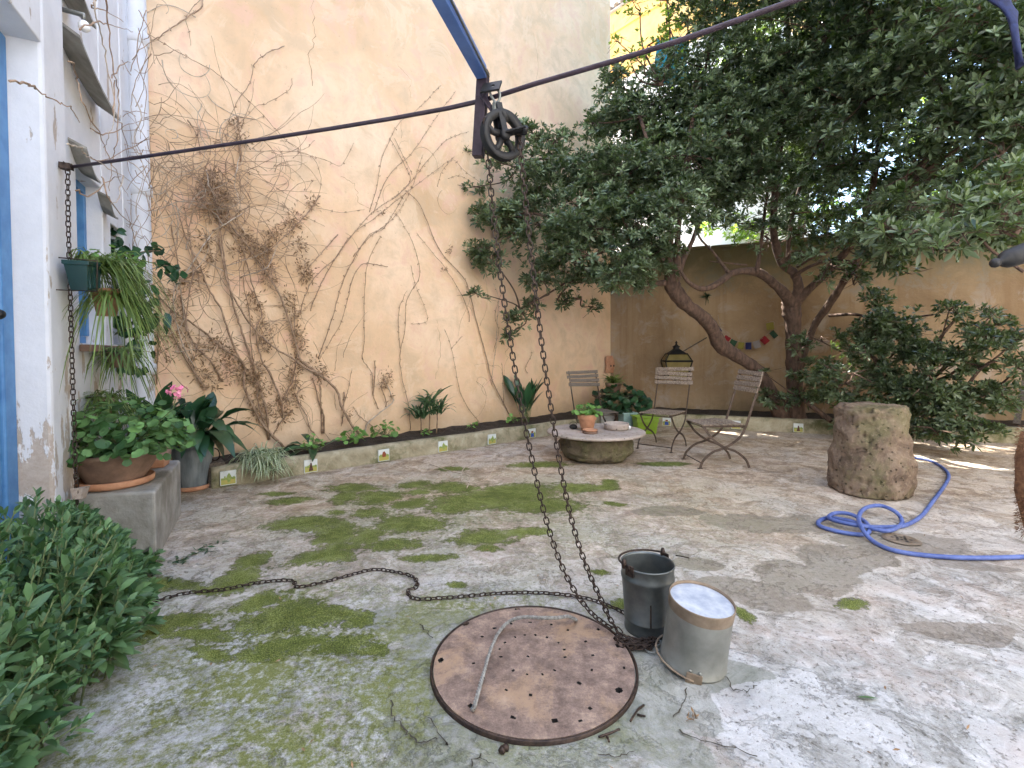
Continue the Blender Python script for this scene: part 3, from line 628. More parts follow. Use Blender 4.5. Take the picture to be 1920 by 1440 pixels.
# pulley
PC = at(943, 254, 1.98); ax = Vector((.55, -.83, -.05)).normalized()   # axle direction
pu = root('well_pulley', PC, 'black cast iron pulley wheel hanging from the beam bracket', 'pulley')
q = ax.to_track_quat('Z', 'Y').to_matrix().to_4x4(); PM = Matrix.Translation(PC) @ q
r0 = .098
m = MB(); m.lathe([(r0*.70, -.013), (r0, -.019), (r0*1.02, -.013), (r0*.88, 0), (r0*1.02, .013), (r0, .019), (r0*.70, .013), (r0*.68, 0), (r0*.70, -.013)], PM, 40); m.build('wheel', M_BLACK, pu)
m = MB(); m.lathe([(0, -.03), (.02, -.03), (.024, -.02), (.024, .02), (.02, .03), (0, .03)], PM, 20); m.build('hub', M_BLACK, pu)
for k in range(5):
    a = 2*math.pi*k/5+.4; m = MB(); m.tube([PM @ Vector((math.cos(a)*.015, math.sin(a)*.015, 0)), PM @ Vector((math.cos(a+.15)*.05, math.sin(a+.15)*.05, 0)), PM @ Vector((math.cos(a)*r0*.8, math.sin(a)*r0*.8, 0))], [.017, .013, .016], 8); m.build('spoke', M_BLACK, pu)
up = Vector((0, 0, 1)); topc = at(930, 195, 1.97)
for s_ in (-1, 1):
    a_ = PC+ax*.026*s_
    obox('fork_arm', a_-up*.015, topc+ax*.02*s_-up*.0, .008, .028, M_BLACK, pu, ax.cross(up), .002)
    obox('guard_arm', a_+up*.002, at(980, 243, 1.96)+ax*.024*s_, .007, .024, M_BLACK, pu, ax.cross(up), .002)
MB().tube([at(978, 243, 1.96)-ax*.028, at(984, 248, 1.96), at(978, 243, 1.96)+ax*.028], .012, 10).build('guard_roller', M_BLACK, pu)
hk = [at(x, y, 1.97) for x, y in ((929, 205), (927, 190), (920, 178), (919, 168), (927, 164), (936, 172), (937, 184), (933, 192))]
MB().tube(smooth_pts(hk, 3), .0055, 8).build('hook', M_GALV, pu)
obox('shackle', at(931, 192, 1.97), at(931, 214, 1.97), .03, .024, M_GALV, pu, ax, .004)
MB().tube([at(935, 205, 1.97), at(944, 214, 1.97), at(948, 228, 1.975)], [.016, .02, .014], 10).build('swivel', M_BLACK, pu)
obox('brace', at(905, 180, 2.0), at(927, 212, 1.99), .016, .02, M_PURP, bm)
# chains
def link_mesh(L, w, r):
    pts = []; n = 5
    for k in range(n+1): a = -math.pi/2+math.pi*k/n; pts.append(Vector(((L/2-w/2)+math.cos(a)*w/2, math.sin(a)*w/2, 0)))
    for k in range(n+1): a = math.pi/2+math.pi*k/n; pts.append(Vector((-(L/2-w/2)+math.cos(a)*w/2, math.sin(a)*w/2, 0)))
    m = MB(); m.tube(pts, r, 6, closed=True); me = bpy.data.meshes.new('link'); me.from_pydata(m.v, [], m.f); me.polygons.foreach_set('use_smooth', [True]*len(m.f)); me.materials.append(M_IRON); return me
def chain(rt, pts, L=.036, w=.020, r=.0031, jit=.0, flat=0.):
    me = link_mesh(L, w, r); pitch = L-2.4*r; P = smooth_pts(pts, 12); acc = 0; nxt = 0; k = 0
    for i in range(len(P)-1):
        a, b = P[i], P[i+1]; ln = (b-a).length; d = (b-a).normalized() if ln > 1e-9 else Vector((0, 0, 1))
        while nxt < acc+ln:
            c = a+d*(nxt-acc); e = d+Vector((R.uniform(-jit, jit), R.uniform(-jit, jit), R.uniform(-jit, jit))); e.normalize()
            ref = Vector((0, 0, 1)) if abs(e.z) < .8 else Vector((.6, -.8, 0)); s_ = e.cross(ref).normalized(); u = s_.cross(e)
            ang = (math.pi/2 if k % 2 else 0)*(1-flat)+(.35*math.pi/2*flat*(1 if k % 2 else -1))+math.radians(35)*(1-flat)+R.uniform(-.15, .15)
            x, y = s_*math.cos(ang)+u*math.sin(ang), u*math.cos(ang)-s_*math.sin(ang)
            M = Matrix((e, x, y)).transposed().to_4x4(); M.translation = c; link('link', me, rt, M)
            nxt += pitch; k += 1
        acc += ln
    return k
wc = root('well_chain', PC, 'long rusty chain hanging in two strands from the pulley to the well lid', 'chain')
Lp = [at(915, 296, 1.99), at(925, 400, 2.0), at(942, 540, 2.02), at(965, 690, 2.05), at(995, 850, 2.08), at(1027, 985, 2.1), at(1062, 1080, 2.12), at(1105, 1145, 2.14), at(1150, 1180, 2.16), g(1190, 1207, .02), g(1215, 1213, .015)]
rr = r0*.93
arc = [PM @ Vector((math.cos(t)*rr, math.sin(t)*rr, 0)) for t in np.linspace(0, 2*math.pi, 60)]
Rp = [at(976, 280, 1.97), at(988, 400, 1.99), at(1003, 540, 2.01), at(1022, 690, 2.04), at(1045, 840, 2.07), at(1068, 960, 2.09), at(1095, 1050, 2.11), at(1125, 1120, 2.13), at(1150, 1170, 2.15), g(1180, 1198, .02), g(1212, 1205, .02)]
top_arc = sorted([p for p in arc if p.z > PC.z+.01], key=lambda p: p.x)
chain(wc, Lp[::-1]+top_arc[::4]+Rp)
# knot of chain beside the lid
knot = [g(1175+28*math.cos(k*1.9)+k*2.2, 1202+9*math.sin(k*2.3)+k*.4, .012+.012*abs(math.sin(k))) for k in range(16)]
kc = root('chain_bunch', g(1200, 1207), 'small tangled bunch of rusty chain between the lid and the buckets', 'chain'); chain(kc, knot+[g(1232, 1207, .012)], jit=.3)
gc = root('ground_chain', g(700, 1070), 'rusty chain lying across the mossy floor from bush to buckets', 'chain')
chain(gc, [g(x, y, .010) for x, y in ((200, 1141), (232, 1137), (290, 1127), (350, 1112), (420, 1105), (480, 1093), (545, 1088), (558, 1100), (600, 1093), (650, 1080), (700, 1068), (745, 1073), (775, 1082), (782, 1098), (765, 1108), (778, 1122), (830, 1121), (880, 1117), (940, 1112), (1000, 1111), (1050, 1114), (1100, 1122), (1140, 1135), (1172, 1150))], flat=.55, jit=.12)
pc_ = root('pier_chain', fp(128, 320, .04), 'rusty chain hanging down the white pier behind the flower bowl', 'chain')
chain(pc_, [fp(127, 322, .045), fp(128, 420, .045), fp(131, 520, .05), fp(134, 640, .045), fp(137, 740, .05), fp(141, 860, .06), fp(146, 965, .06)], r=.0032, L=.038, w=.021)
m = MB(); c = fp(124, 312, .03)
m.box(c, (.05, .05, .03), HD.to_track_quat('Y', 'Z').to_matrix().to_4x4(), jit=.004)
for k in range(5): m.tube([c+Vector((R.uniform(-.03, .03), R.uniform(-.03, .03), R.uniform(-.02, .02))) for _ in range(4)], .006, 6)
o = m.build('rod_bracket', M_IRON); tag(o, 'rusty iron anchor holding the rod end on the white pier', 'bracket')

# ================================================================ WELL LID
LC = g(1000, 1243); lr = .412
ld = root('well_cover', LC, 'round rusty iron well lid with a grey rope handle', 'well cover')
holes = [(408, 468, 13), (285, 651, 12), (437, 880, 12), (855, 958, 13), (1175, 801, 15), (1168, 577, 11), (667, 392, 8), (977, 768, 9), (645, 941, 8), (1032, 894, 7), (733, 827, 6), (448, 667, 5), (645, 703, 6), (716, 723, 5), (793, 723, 5), (720, 632, 6), (578, 594, 5), (604, 562, 4), (656, 534, 4), (758, 523, 4), (815, 535, 4),
  (872, 562, 5), (901, 597, 5), (854, 703, 4), (1007, 557, 5), (1044, 625, 4), (918, 497, 4), (1040, 700, 4), (705, 523, 4), (500, 740, 5), (610, 800, 5), (835, 470, 4), (553, 490, 5), (490, 533, 5), (636, 466, 4), (980, 958, 5), (1070, 494, 4), (1199, 687, 5), (585, 633, 6), (905, 636, 3), (730, 458, 3)]
# plate as a heightfield disc with real drilled holes
hw = []
for x, y, r_ in holes:
    p = g(720+x/2.667, 1000+y/2.667); hw.append((p.x, p.y, max(.004, r_/2.667*p.y/FPX*.95)))
V = [(LC.x, LC.y, 0)]; Fc = []; NR, NA = 90, 300
rad_ = np.linspace(0, lr, NR+1)[1:]; th = np.linspace(0, 2*math.pi, NA, endpoint=False)
Vx = LC.x+np.outer(rad_, np.cos(th)); Vy = LC.y+np.outer(rad_, np.sin(th)); Vz = np.full_like(Vx, .014)
for hx, hy, r_ in hw: Vz = np.where((Vx-hx)**2+(Vy-hy)**2 < r_*r_, -.03, Vz)
Vz += .0012*np.sin(Vx*9)*np.cos(Vy*7)
VV = np.concatenate([[[LC.x, LC.y, .014]], np.stack([Vx.ravel(), Vy.ravel(), Vz.ravel()], 1), np.stack([Vx[-1], Vy[-1], np.full(NA, -.03)], 1)])
a = np.arange(NA); b = (a+1) % NA; FF = [np.stack([1+i*NA+a, 1+(i+1)*NA+a, 1+(i+1)*NA+b, 1+i*NA+b], 1) for i in range(NR)]
FF.append(np.stack([0*a, 1+a, 1+b, 0*a], 1)[:, [0, 1, 2, 2]] if 0 else np.stack([1+a[::2], 1+(a[::2]+1) % NA, 1+(a[::2]+2) % NA, 0*a[::2]], 1))
PF = np.concatenate(FF); pme = npmesh('plate', VV, PF, [M_LID, M_BLACK], False); pme.polygons.foreach_set('material_index', ((VV[PF][:, :, 2].min(1) < -.005) & (np.arange(len(PF)) < (NR-2)*NA)).astype(np.int32)); link('plate', pme, ld)  # hole faces coloured black to stand for the dark inside
MB().lathe([(lr+.004, -.02), (lr+.004, .014), (lr+.009, .018), (lr+.014, .014), (lr+.015, -.02)], T(LC.x, LC.y, 0), 96).build('rim', M_IRON, ld)
MB().lathe([(.001, -.012), (lr+.01, -.012)], T(LC.x, LC.y, 0), 48).build('shaft', M_BLACK, ld)  # flat black disc stands for the darkness of the well below
rp = [g(720+x/2.667, 1000+y/2.667, z) for x, y, z in ((440, 882, .0), (450, 868, .034), (475, 780, .05), (500, 690, .05), (530, 590, .042), (570, 500, .04), (620, 445, .05), (690, 420, .07), (780, 422, .08), (860, 422, .08), (920, 415, .065), (955, 430, .035), (960, 434, .0))]
rp = smooth_pts(rp, 8); m = MB()
for k in range(3):
    Q = []; acc = 0
    for i, p in enumerate(rp):
        d = (rp[min(i+1, len(rp)-1)]-rp[max(i-1, 0)]).normalized(); s_ = d.cross(Vector((0, 0, 1))).normalized(); u = s_.cross(d)
        if i: acc += (p-rp[i-1]).length
        ph = acc*2*math.pi/.045+k*2*math.pi/3; Q.append(p+(s_*math.cos(ph)+u*math.sin(ph))*.0050)
    m.tube(smooth_pts(Q, 2), .0038, 6)
m.build('rope_handle', M_ROPE, ld)

# ================================================================ BUCKETS
def ear(parent, M, side, rT, z, m):
    mb = MB(); mb.box((0, 0, 0), (.006, .05, .05)); 
    o = MB().box((0, 0, 0), (.007, .048, .05), None).build('ear', m, parent, M @ Matrix.Rotation(side, 4, 'Z') @ T(rT+.004, 0, z)); bevel(o, .003)
b1 = g(1214, 1178); bk = root('upright_bucket', b1, 'dark grey metal well bucket standing upright with its bail folded down', 'bucket', 'metal well buckets')
BM = T(b1.x, b1.y, .004) @ RZ(.6)
m = MB(); m.lathe([(0, .004), (.100, .004), (.105, 0), (.106, .012), (.104, .02), (.1045, .05), (.108, .053), (.108, .060), (.1055, .063), (.118, .238), (.1215, .243), (.1215, .256), (.1185, .26), (.1195, .30), (.1225, .303), (.1225, .309), (.119, .311), (.1165, .30), (.1165, .24), (.103, .06), (.099, .012), (0, .010)], BM, 48); m.build('body', M_GREY, bk)
MB().box((0, -.1105, .15), (.006, .006, .175), Matrix.Rotation(-.075, 4, 'X')).build('seam', M_IRON, bk, BM @ RZ(-.75))
for a in (0, math.pi): ear(bk, BM, a, .119, .30, M_IRON)
bail = [BM @ Vector((.127*math.cos(t), .135*math.sin(t), .322-.012*math.sin(t))) for t in np.linspace(0, math.pi, 22)]
MB().tube([bail[0]+Vector((0, 0, -.02))]+bail+[bail[-1]+Vector((0, 0, -.02))], .0048, 8).build('bail', M_IRON, bk)
for t in (.1, math.pi-.25):
    c = BM @ Vector((.127*math.cos(t), .132*math.sin(t), .322)); MB().tube([c+Vector((0, 0, z)) for z in (-.02, 0, .02)], [.009, .013, .007], 8).build('bail_eye', M_IRON, bk)
b2 = g(1299, 1244); bk = root('overturned_bucket', b2, 'pale galvanised bucket turned upside down with a rusty band', 'bucket', 'metal well buckets')
BM = T(b2.x, b2.y, .018) @ Matrix.Rotation(math.radians(5.5), 4, 'Y') @ Matrix.Rotation(math.radians(6), 4, 'X') @ RZ(-1.9)
m = MB(); m.lathe([(.120, .012), (.127, .0), (.131, .003), (.131, .009), (.128, .012), (.1265, .10), (.1255, .225)], BM, 48); m.build('body', M_GALV, bk)
m = MB(); m.lathe([(.1263, .2255), (.127, .235), (.1285, .270), (.1285, .274), (.1255, .274), (.1235, .262)], BM, 48); m.build('foot_band', M_RIM, bk)
m = MB(); m.lathe([(.1238, .2615), (.11, .2635), (.08, .2655), (.04, .262), (.015, .264), (0, .263)][::-1], BM, 48); m.build('base', M_GBASE, bk)
for a in (0, math.pi):
    bevel(MB().box((0, 0, 0), (.006, .06, .05)).build('ear', M_RIM, bk, BM @ RZ(a) @ T(.132, 0, .008)), .004)
    for dy in (-.018, .018): MB().lathe([(0, .004), (.005, .003), (.006, 0)], BM @ RZ(a) @ T(.131, dy, .04) @ Matrix.Rotation(math.pi/2, 4, 'Y'), 10).build('rivet', M_GALV, bk)
bail = [BM @ Vector((.137*math.cos(t), -.150*math.sin(t), .004+.012*math.sin(t))) for t in np.linspace(0, math.pi, 24)]
MB().tube(bail, .0042, 8).build('bail', M_RIM, bk)
rg = [g(1224+17*math.cos(t), 1210+14*math.sin(t), .012) for t in np.linspace(0, 2*math.pi, 26, endpoint=False)]
o = MB().tube(rg, .003, 8, closed=True); o.tube([g(1238+7*math.cos(t), 1214+6*math.sin(t), .014) for t in np.linspace(0, 2*math.pi, 16, endpoint=False)], .003, 8, closed=True)
tag(o.build('wire_ring', M_GALV), 'pale wire ring joining the chain to the overturned bucket', 'ring')

# ================================================================ STONES, HOSE, DRAIN
def rock(name, c, prof, m, n=72, amp=.012, fr=5., parent=None, seed=0, sub=5):
    P = []; pr = []
    for i in range(len(prof)-1):
        for k in range(sub):
            t = k/sub; pr.append((prof[i][0]*(1-t)+prof[i+1][0]*t, prof[i][1]*(1-t)+prof[i+1][1]*t))
    pr.append(prof[-1]); V = []; F = []
    for r_, z in pr:
        for j in range(n):
            a = 2*math.pi*j/n; p = Vector((r_*math.cos(a), r_*math.sin(a), z)); q = p*fr+Vector((seed, seed*2, 0))
            d = noise.fractal(q, 1.0, 2.1, 5)*amp+noise.noise(q*.35)*amp*1.3-max(0, noise.noise(q*2.7)-.25)*amp*2.5
            dirv = Vector((math.cos(a), math.sin(a), 0)); k = min(1, r_/.1)
            V.append(Vector(c)+p+dirv*d*k+Vector((0, 0, d*.5 if z > .05 else 0)))
    for i in range(len(pr)-1):
        for j in range(n): F.append((i*n+j, i*n+(j+1) % n, (i+1)*n+(j+1) % n, (i+1)*n+j))
    mb = MB(); mb.add(V, F, 0, True); return mb.build(name, m, parent)
sc_ = g(1634, 922); sc_.y += .02
o = rock('stone_drum', sc_, [(.27, 0), (.312, .012), (.318, .10), (.308, .3), (.290, .55), (.272, .70), (.264, .76), (.245, .79), (.19, .80), (.1, .797), (0.001, .797)], M_STONE, 180, .024, 9, seed=3, sub=8)
tag(o, 'big pitted sandstone drum standing upright beside the hose', 'stone')
hz_ = [(1700, 850), (1710, 857), (1744, 864), (1769, 878), (1779, 892), (1772, 909), (1750, 939), (1728, 967), (1700, 984), (1672, 988), (1622, 987), (1572, 978), (1554, 970), (1567, 962), (1594, 964), (1622, 978), (1630, 995), (1617, 1002), (1578, 998), (1539, 987), (1536, 977), (1556, 971), (1594, 977), (1636, 991), (1667, 995), (1689, 984), (1690, 973)]
P = [g(x, y, .016+(.026 if 9 < i < 15 else 0)+(.02 if 21 < i < 25 else 0)) for i, (x, y) in enumerate(hz_)]
P[0] = g(1690, 846, .016)
lp0 = g(1690, 973, .06); 
for x, y, z in ((1678, 959, .07), (1650, 948, .085), (1622, 953, .08), (1610, 970, .07), (1617, 992, .06), (1636, 1014, .016), (1672, 1031, .016), (1733, 1041, .016), (1817, 1046, .016), (1920, 1044, .016), (2060, 1036, .016), (2250, 1040, .016)): P.append(g(x, y, z))
o = MB().tube(smooth_pts(P, 6), .0145, 14).build('garden_hose', M_HOSE); tag(o, 'blue garden hose coiled in loops on the floor', 'hose')
dc = g(1690, 1012); dn = root('floor_drain', dc, 'small round dark floor drain under the hose loop', 'drain')
MB().lathe([(0, .003), (.075, .003), (.08, .007), (.095, .007), (.11, .002)], T(dc.x, dc.y, .004), 32, wob=.06).build('grate', M_RIM, dn)
for k in range(12):
    a = k*.52; MB().lathe([(.0, .008), (.009, .008)], T(dc.x+(.05 if k % 2 else .025)*math.cos(a), dc.y+(.05 if k % 2 else .025)*math.sin(a), .002), 8).build('hole', M_BLACK, dn)

# ================================================================ STONE TABLE
tb = at(1117, 808, 5.8); tx, ty = tb.x, tb.y; TZ = .345
st = root('stone_table', (tx, ty, 0), 'low round stone table on a rough mossy boulder base', 'table')
rock('base', (tx-.0, ty-.02, -.0), [(.18, -.02), (.30, .005), (.38, .05), (.42, .12), (.43, .20), (.41, .28), (.38, .312)], M_STONE2, 90, .045, 4.2, st, 8)
rock('tabletop', (tx, ty, .315), [(.30, 0), (.575, .0), (.588, .008), (.588, .024), (.578, .032), (.3, .032), (.001, .032)], M_STONE3, 96, .003, 4, st, 1, 3)
zt = TZ+.004
def pot(rt, c, prof, m, wall=.008, nm='pot', n=36, soil=True):
    inner = [(max(.001, r_-wall), z) for r_, z in prof[::-1] if z > wall]+[(.001, wall+.004)]
    MB().lathe([(.001, prof[0][1])]+prof+inner, T(*c), n, wob=.015).build(nm, m, rt)
    if soil:
        r_, z = prof[-2]; MB().lathe([(.001, z-.016), (r_-wall, z-.02)], T(*c), 20).build('soil', M_SOIL, rt)
pp = at(1101, 806, 5.78); fp1 = root('flower_pot', (pp.x, pp.y, zt), 'terracotta flower pot with bright young geranium on the stone table', 'flower pot')
pot(fp1, (pp.x, pp.y, zt), [(.068, 0), (.072, .01), (.084, .06), (.087, .062), (.098, .13), (.100, .132), (.112, .135), (.116, .19), (.113, .196)], M_TERRA)
def round_leaves(rt, name, m, c, rx, rz, n, size, droop=.25, single=0, center_up=.0):
    d = rndu(n); d[:, 2] = np.abs(d[:, 2])*.8+.05; d = nrm(d); rr_ = (RN.rand(n)**.35)[:, None]
    P = np.array(c)+d*rr_*np.array([[rx, rx, rz]]); out = nrm(d+rndu(n)*.35); out[:, 2] *= .35
    N = nrm(np.array([[0, -.25, .8]])+rndu(n)*.75+d*.5)
    L = size*RN.uniform(.6, 1.15, n)
    ob = None
    # round lobed blades: 9-gon fans built in one go
    K = 10; D = nrm(out-N*np.sum(out*N, 1, keepdims=True)); Sd = np.cross(D, N)
    V = np.zeros((n, K+1, 3)); V[:, 0] = P+D*L[:, None]*.15
    for k in range(K):
        a = math.pi+2*math.pi*(k+.5)/K; rr2 = .5*(1.0 if k % 2 else .86); up_ = .14
        V[:, k+1] = P+D*L[:, None]*(.5+rr2*math.cos(a))+Sd*L[:, None]*rr2*math.sin(a)*1.1+N*L[:, None]*up_*(1 if k % 2 else .6)
    Fk = np.array([(0, k+1, (k+1) % K+1) for k in range(K)]); tint = RN.rand(n)
    dist = np.linalg.norm(P-np.array([0, 0, H]), axis=1); order = np.argsort(dist)[:single]; sel = np.zeros(n, bool); sel[order] = True
    for i in order: link('leaf', npmesh('leaf', V[i], Fk, m, True, dict(tint=np.full(K+1, tint[i]))), rt)
    r_ = ~sel
    if r_.any():
        nn = r_.sum(); FF = (Fk[None]+(np.arange(nn)*(K+1))[:, None, None]).reshape(-1, 3)
        o = link(name, npmesh(name, V[r_].reshape(-1, 3), FF, m, True, dict(tint=np.repeat(tint[r_], K+1))), rt); o['kind'] = 'stuff'
    m_ = MB(); base = Vector(c)-Vector((0, 0, .02))
    for i in range(0, n, max(1, n//45)): m_.tube([base+Vector((R.uniform(-.02, .02), R.uniform(-.02, .02), 0)), (base+Vector(P[i]))*.5+Vector((0, 0, .02)), Vector(P[i])], .0022, 4)
    o = m_.build('stalks', M_STALK, rt); o['kind'] = 'stuff'
M_STALK = simple('green_stalk', (.10, .14, .05), (.16, .20, .08), 20, .7, 0, 0)
round_leaves(fp1, 'foliage', M_FRESH, (pp.x, pp.y, zt+.20), .15, .13, 70, .065, single=60)
q = at(1106, 808, 5.58); sr = root('saucer_stack', (q.x, q.y, zt), 'two small stacked terracotta saucers in front of the flower pot', 'saucer')
for k, m_ in enumerate((M_TERRAD, M_TERRA)): MB().lathe([(.001, 0), (.082-.004*k, 0), (.092-.004*k, .02), (.088-.004*k, .022), (.078, .008), (.001, .008)], T(q.x+.004*k, q.y, zt+.024*k), 32).build('saucer', m_, sr)
q = at(1156, 801, 5.85); bw_ = MB(); bw_.lathe([(.001, .0), (.135, 0), (.15, .015), (.152, .07), (.148, .078), (.138, .074), (.132, .02), (.001, .014)], T(q.x, q.y, zt), 40, wob=.02)
tag(bw_.build('clay_bowl', M_STONE3), 'shallow pale clay bowl on the right of the stone table', 'bowl')
q = at(1179, 799, 5.84); o = MB().lathe([(.001, 0), (.02, .004), (.027, .02), (.024, .036), (.012, .046), (.001, .048)], T(q.x, q.y, zt), 16).build('white_pebble', M_WHITEG); tag(o, 'round white pebble beside the clay bowl', 'pebble')
q = at(1075, 806, 5.88); tp = root('black_pot', (q.x, q.y, zt), 'small black iron pot with a loop handle left of the flower pot', 'pot')
MB().lathe([(.001, 0), (.03, 0), (.048, .018), (.05, .034), (.036, .052), (.03, .056), (.012, .062), (.001, .062)], T(q.x, q.y, zt), 24).build('body', M_BLACK, tp)
MB().tube([(q.x+.045*math.cos(t), q.y, zt+.05+.04*math.sin(t)) for t in np.linspace(0, math.pi, 12)], .003, 6).build('handle', M_BLACK, tp)

# ================================================================ FOLDING CHAIRS
def chair(c, fwd, label, wood, sc=1., w=.45, lean=0):
    rt = root('folding_chair', c, label, 'chair', 'slatted folding garden chairs round the stone table')
    f = Vector((fwd[0], fwd[1], 0)).normalized(); s = Vector((-f.y, f.x, 0)); u = Vector((0, 0, 1)); c = Vector(c)
    def L(x, y, z): return c+f*x*sc+s*y*sc+u*z*sc   # x forward
    def strap(pts, y, name, th=.007, wd=.026):
        P = smooth_pts([L(x, y, z) for x, z in pts], 5); V = []
        for i, p in enumerate(P):
            d = (P[min(i+1, len(P)-1)]-P[max(i-1, 0)]).normalized(); a = d.cross(s).normalized()
            for p_, q_ in ((-1, -1), (1, -1), (1, 1), (-1, 1)): V.append(p+a*wd/2*p_+s*th/2*q_)
        Fc = [(i*4+k, i*4+(k+1) % 4, i*4+4+(k+1) % 4, i*4+4+k) for i in range(len(P)-1) for k in range(4)]+[(3, 2, 1, 0), tuple(len(P)*4-4+k for k in range(4))]
        MB().add(V, Fc).build(name, M_CHIRON, rt)
    back = [(.27, .0), (.235, .09), (.13, .18), (-.02, .235), (-.16, .33), (-.235, .45), (-.29, .62), (-.36, .84), (-.43, 1.07)]
    front = [(-.29, .0), (-.25, .09), (-.14, .18), (0, .235), (.13, .33), (.20, .42), (.24, .47)]
    for sg in (-1, 1):
        strap(back, sg*w/2, 'back_leg'); strap(front, sg*(w/2-.016), 'front_leg')
        MB().box((0, 0, 0), (.05, .03, .008)).build('foot', M_CHIRON, rt, Matrix.Translation(L(.27, sg*w/2, .004)) @ RZ(math.atan2(f.y, f.x)))
        MB().tube([L(-.02, sg*(w/2+.008), .235), L(-.02, sg*(w/2-.026), .235)], .008, 8).build('rivet', M_CHIRON, rt)
        strap([(-.24, .462), (0, .462), (.24, .462)], sg*(w/2-.03), 'seat_rail', .02, .022)
    for x in (-.22, .2): MB().tube([L(x, -w/2+.01, .445), L(x, w/2-.01, .445)], .006, 8).build('cross_bar', M_CHIRON, rt)
    MB().tube([L(.25, -w/2, .06), L(.25, w/2, .06)], .006, 8).build('cross_bar', M_CHIRON, rt)
    Mx = Matrix((f, s, u)).transposed().to_4x4()
    for k in range(7):
        x = -.20+k*.069; o = MB().box((0, 0, 0), (.058*sc, (w-.0+R.uniform(-.01, .02))*sc, .014*sc), None, jit=.003).build('seat_slat', wood, rt, Matrix.Translation(L(x, R.uniform(-.005, .005), .482+.004*math.sin(k))) @ Mx @ Matrix.Rotation(R.uniform(-.04, .04), 4, 'Y')); bevel(o, .003)
    for k in range(4):
        z = .86+k*.062; x = -.368-(z-.86)*.32+.018
        o = MB().box((0, 0, 0), (.014*sc, (w+.07+R.uniform(-.02, .02))*sc, .052*sc), None, jit=.004).build('back_slat', wood, rt, Matrix.Translation(L(x, R.uniform(-.01, .01), z)) @ Mx @ Matrix.Rotation(-.30, 4, 'Y') @ Matrix.Rotation(R.uniform(-.03, .03), 4, 'X')); bevel(o, .003)
q = (g(1286, 860)+g(1303, 879)+g(1372, 860)+g(1401, 879))/4
chair(q, (-1, -.03), 'weathered folding chair nearest the stone drum facing left', M_WOOD, 1.0, .47)
q = (g(1192.6, 841)+g(1232, 828)+g(1253, 850)+g(1291.6, 838))/4
chair(q, (-.65, -.76), 'folding chair standing in front of the yellow lantern', M_WOOD, 1.0, .46)
q = at(1118, 800, 6.75); q.z = 0
chair(q, (.35, -.94), 'dark folding chair behind the flower pot on the table', M_WOODD, .95, .47)

# ================================================================ LANTERN, FLAGS, CORNER THINGS
c = bw(1268, 700, .42); ln = root('lantern', (c.x, c.y, .55), 'old street lantern with yellow panes and black frame on the back wall', 'lantern')
LM = Matrix.Translation((c.x, c.y, 0)) @ RZ(math.atan2(BWD.y, BWD.x)+.25)
def sqr(r_, z): return [LM @ Vector((a*r_, b*r_, z)) for a, b in ((-1, -1), (1, -1), (1, 1), (-1, 1))]
z0, z1, z2, z3 = .82, 1.12, 1.25, 1.33
lv = [sqr(.16, z0), sqr(.23, z1), sqr(.16, z2), sqr(.06, z3)]
for a, b in ((0, 1), (1, 2)):
    for k in range(4):
        P = [lv[a][k], lv[a][(k+1) % 4], lv[b][(k+1) % 4], lv[b][k]]; MB().add(P, [(0, 1, 2, 3)]).build('pane', M_YGLASS, ln)
m = MB()
for a in range(2):
    for k in range(4): m.tube([lv[a][k], lv[a+1][k]], .012, 6)
for a in range(3):
    for k in range(4): m.tube([lv[a][k], lv[a][(k+1) % 4]], .014 if a != 1 else .018, 6)
m.build('frame', M_BLACK, ln)
m = MB(); P = lv[2]+lv[3]; m.add([LM @ Vector((0, 0, 0))]*0+P, [(0, 1, 5, 4), (1, 2, 6, 5), (2, 3, 7, 6), (3, 0, 4, 7), (4, 5, 6, 7)]); m.build('cap', M_BLACK, ln)
MB().lathe([(.07, z3), (.05, z3+.03), (.075, z3+.05), (.04, z3+.07), (.015, z3+.10), (.022, z3+.13), (.001, z3+.16)], LM, 12).build('finial', M_BLACK, ln)
MB().tube([LM @ Vector((.15, .1, 1.3)), bw(1325, 633, .02)], .012, 6).build('stay', M_WOODD, ln)
MB().tube([LM @ Vector((0, 0, .83)), LM @ Vector((0, .1, .78)), bw(1268, 718, .0)], .014, 8).build('bracket', M_BLACK, ln)
fs = [(1346, 590), (1350, 607), (1357, 623), (1369, 633), (1383, 640), (1402, 642), (1420, 639), (1434, 631), (1446, 618), (1452, 606), (1448, 603), (1437, 606)]
fd = .18; fl_ = root('prayer_flags', bw(1402, 642, fd), 'string of small coloured prayer flags between the two tree trunks', 'prayer flags')
sp = smooth_pts([bw(x, y, fd) for x, y in fs], 5); MB().tube(sp, .0025, 4).build('string', M_ROPE, fl_)
for (x0, y0, x1, y1, k) in ((1346, 608, 1354, 621, 'navy'), (1361, 628, 1371, 634, 'red'), (1372, 635, 1383, 640, 'green'), (1385, 640.5, 1396, 642, 'yellow'), (1398, 642, 1409, 642, 'navy'), (1411, 641.5, 1423, 638, 'white'), (1424, 637, 1434, 629, 'red'), (1442, 625, 1450, 619, 'green'), (1436, 606, 1450, 604, 'yellow')):
    a = bw(x0, y0, fd); b = bw(x1, y1, fd); d = (b-a); dn_ = d.cross(BWN).normalized(); dn_ = dn_ if dn_.z < 0 else -dn_
    hgt = .125; V = []
    for j in range(4):
        for i in range(4):
            V.append(a+d*(i/3)+dn_*hgt*j/3+BWN*(.012*math.sin(i*1.3+j*1.1+x0)))
    MB().add(V, [(j*4+i, j*4+i+1, j*4+i+5, j*4+i+4) for j in range(3) for i in range(3)], 0, True).build('flag', FLAGM[k], fl_)
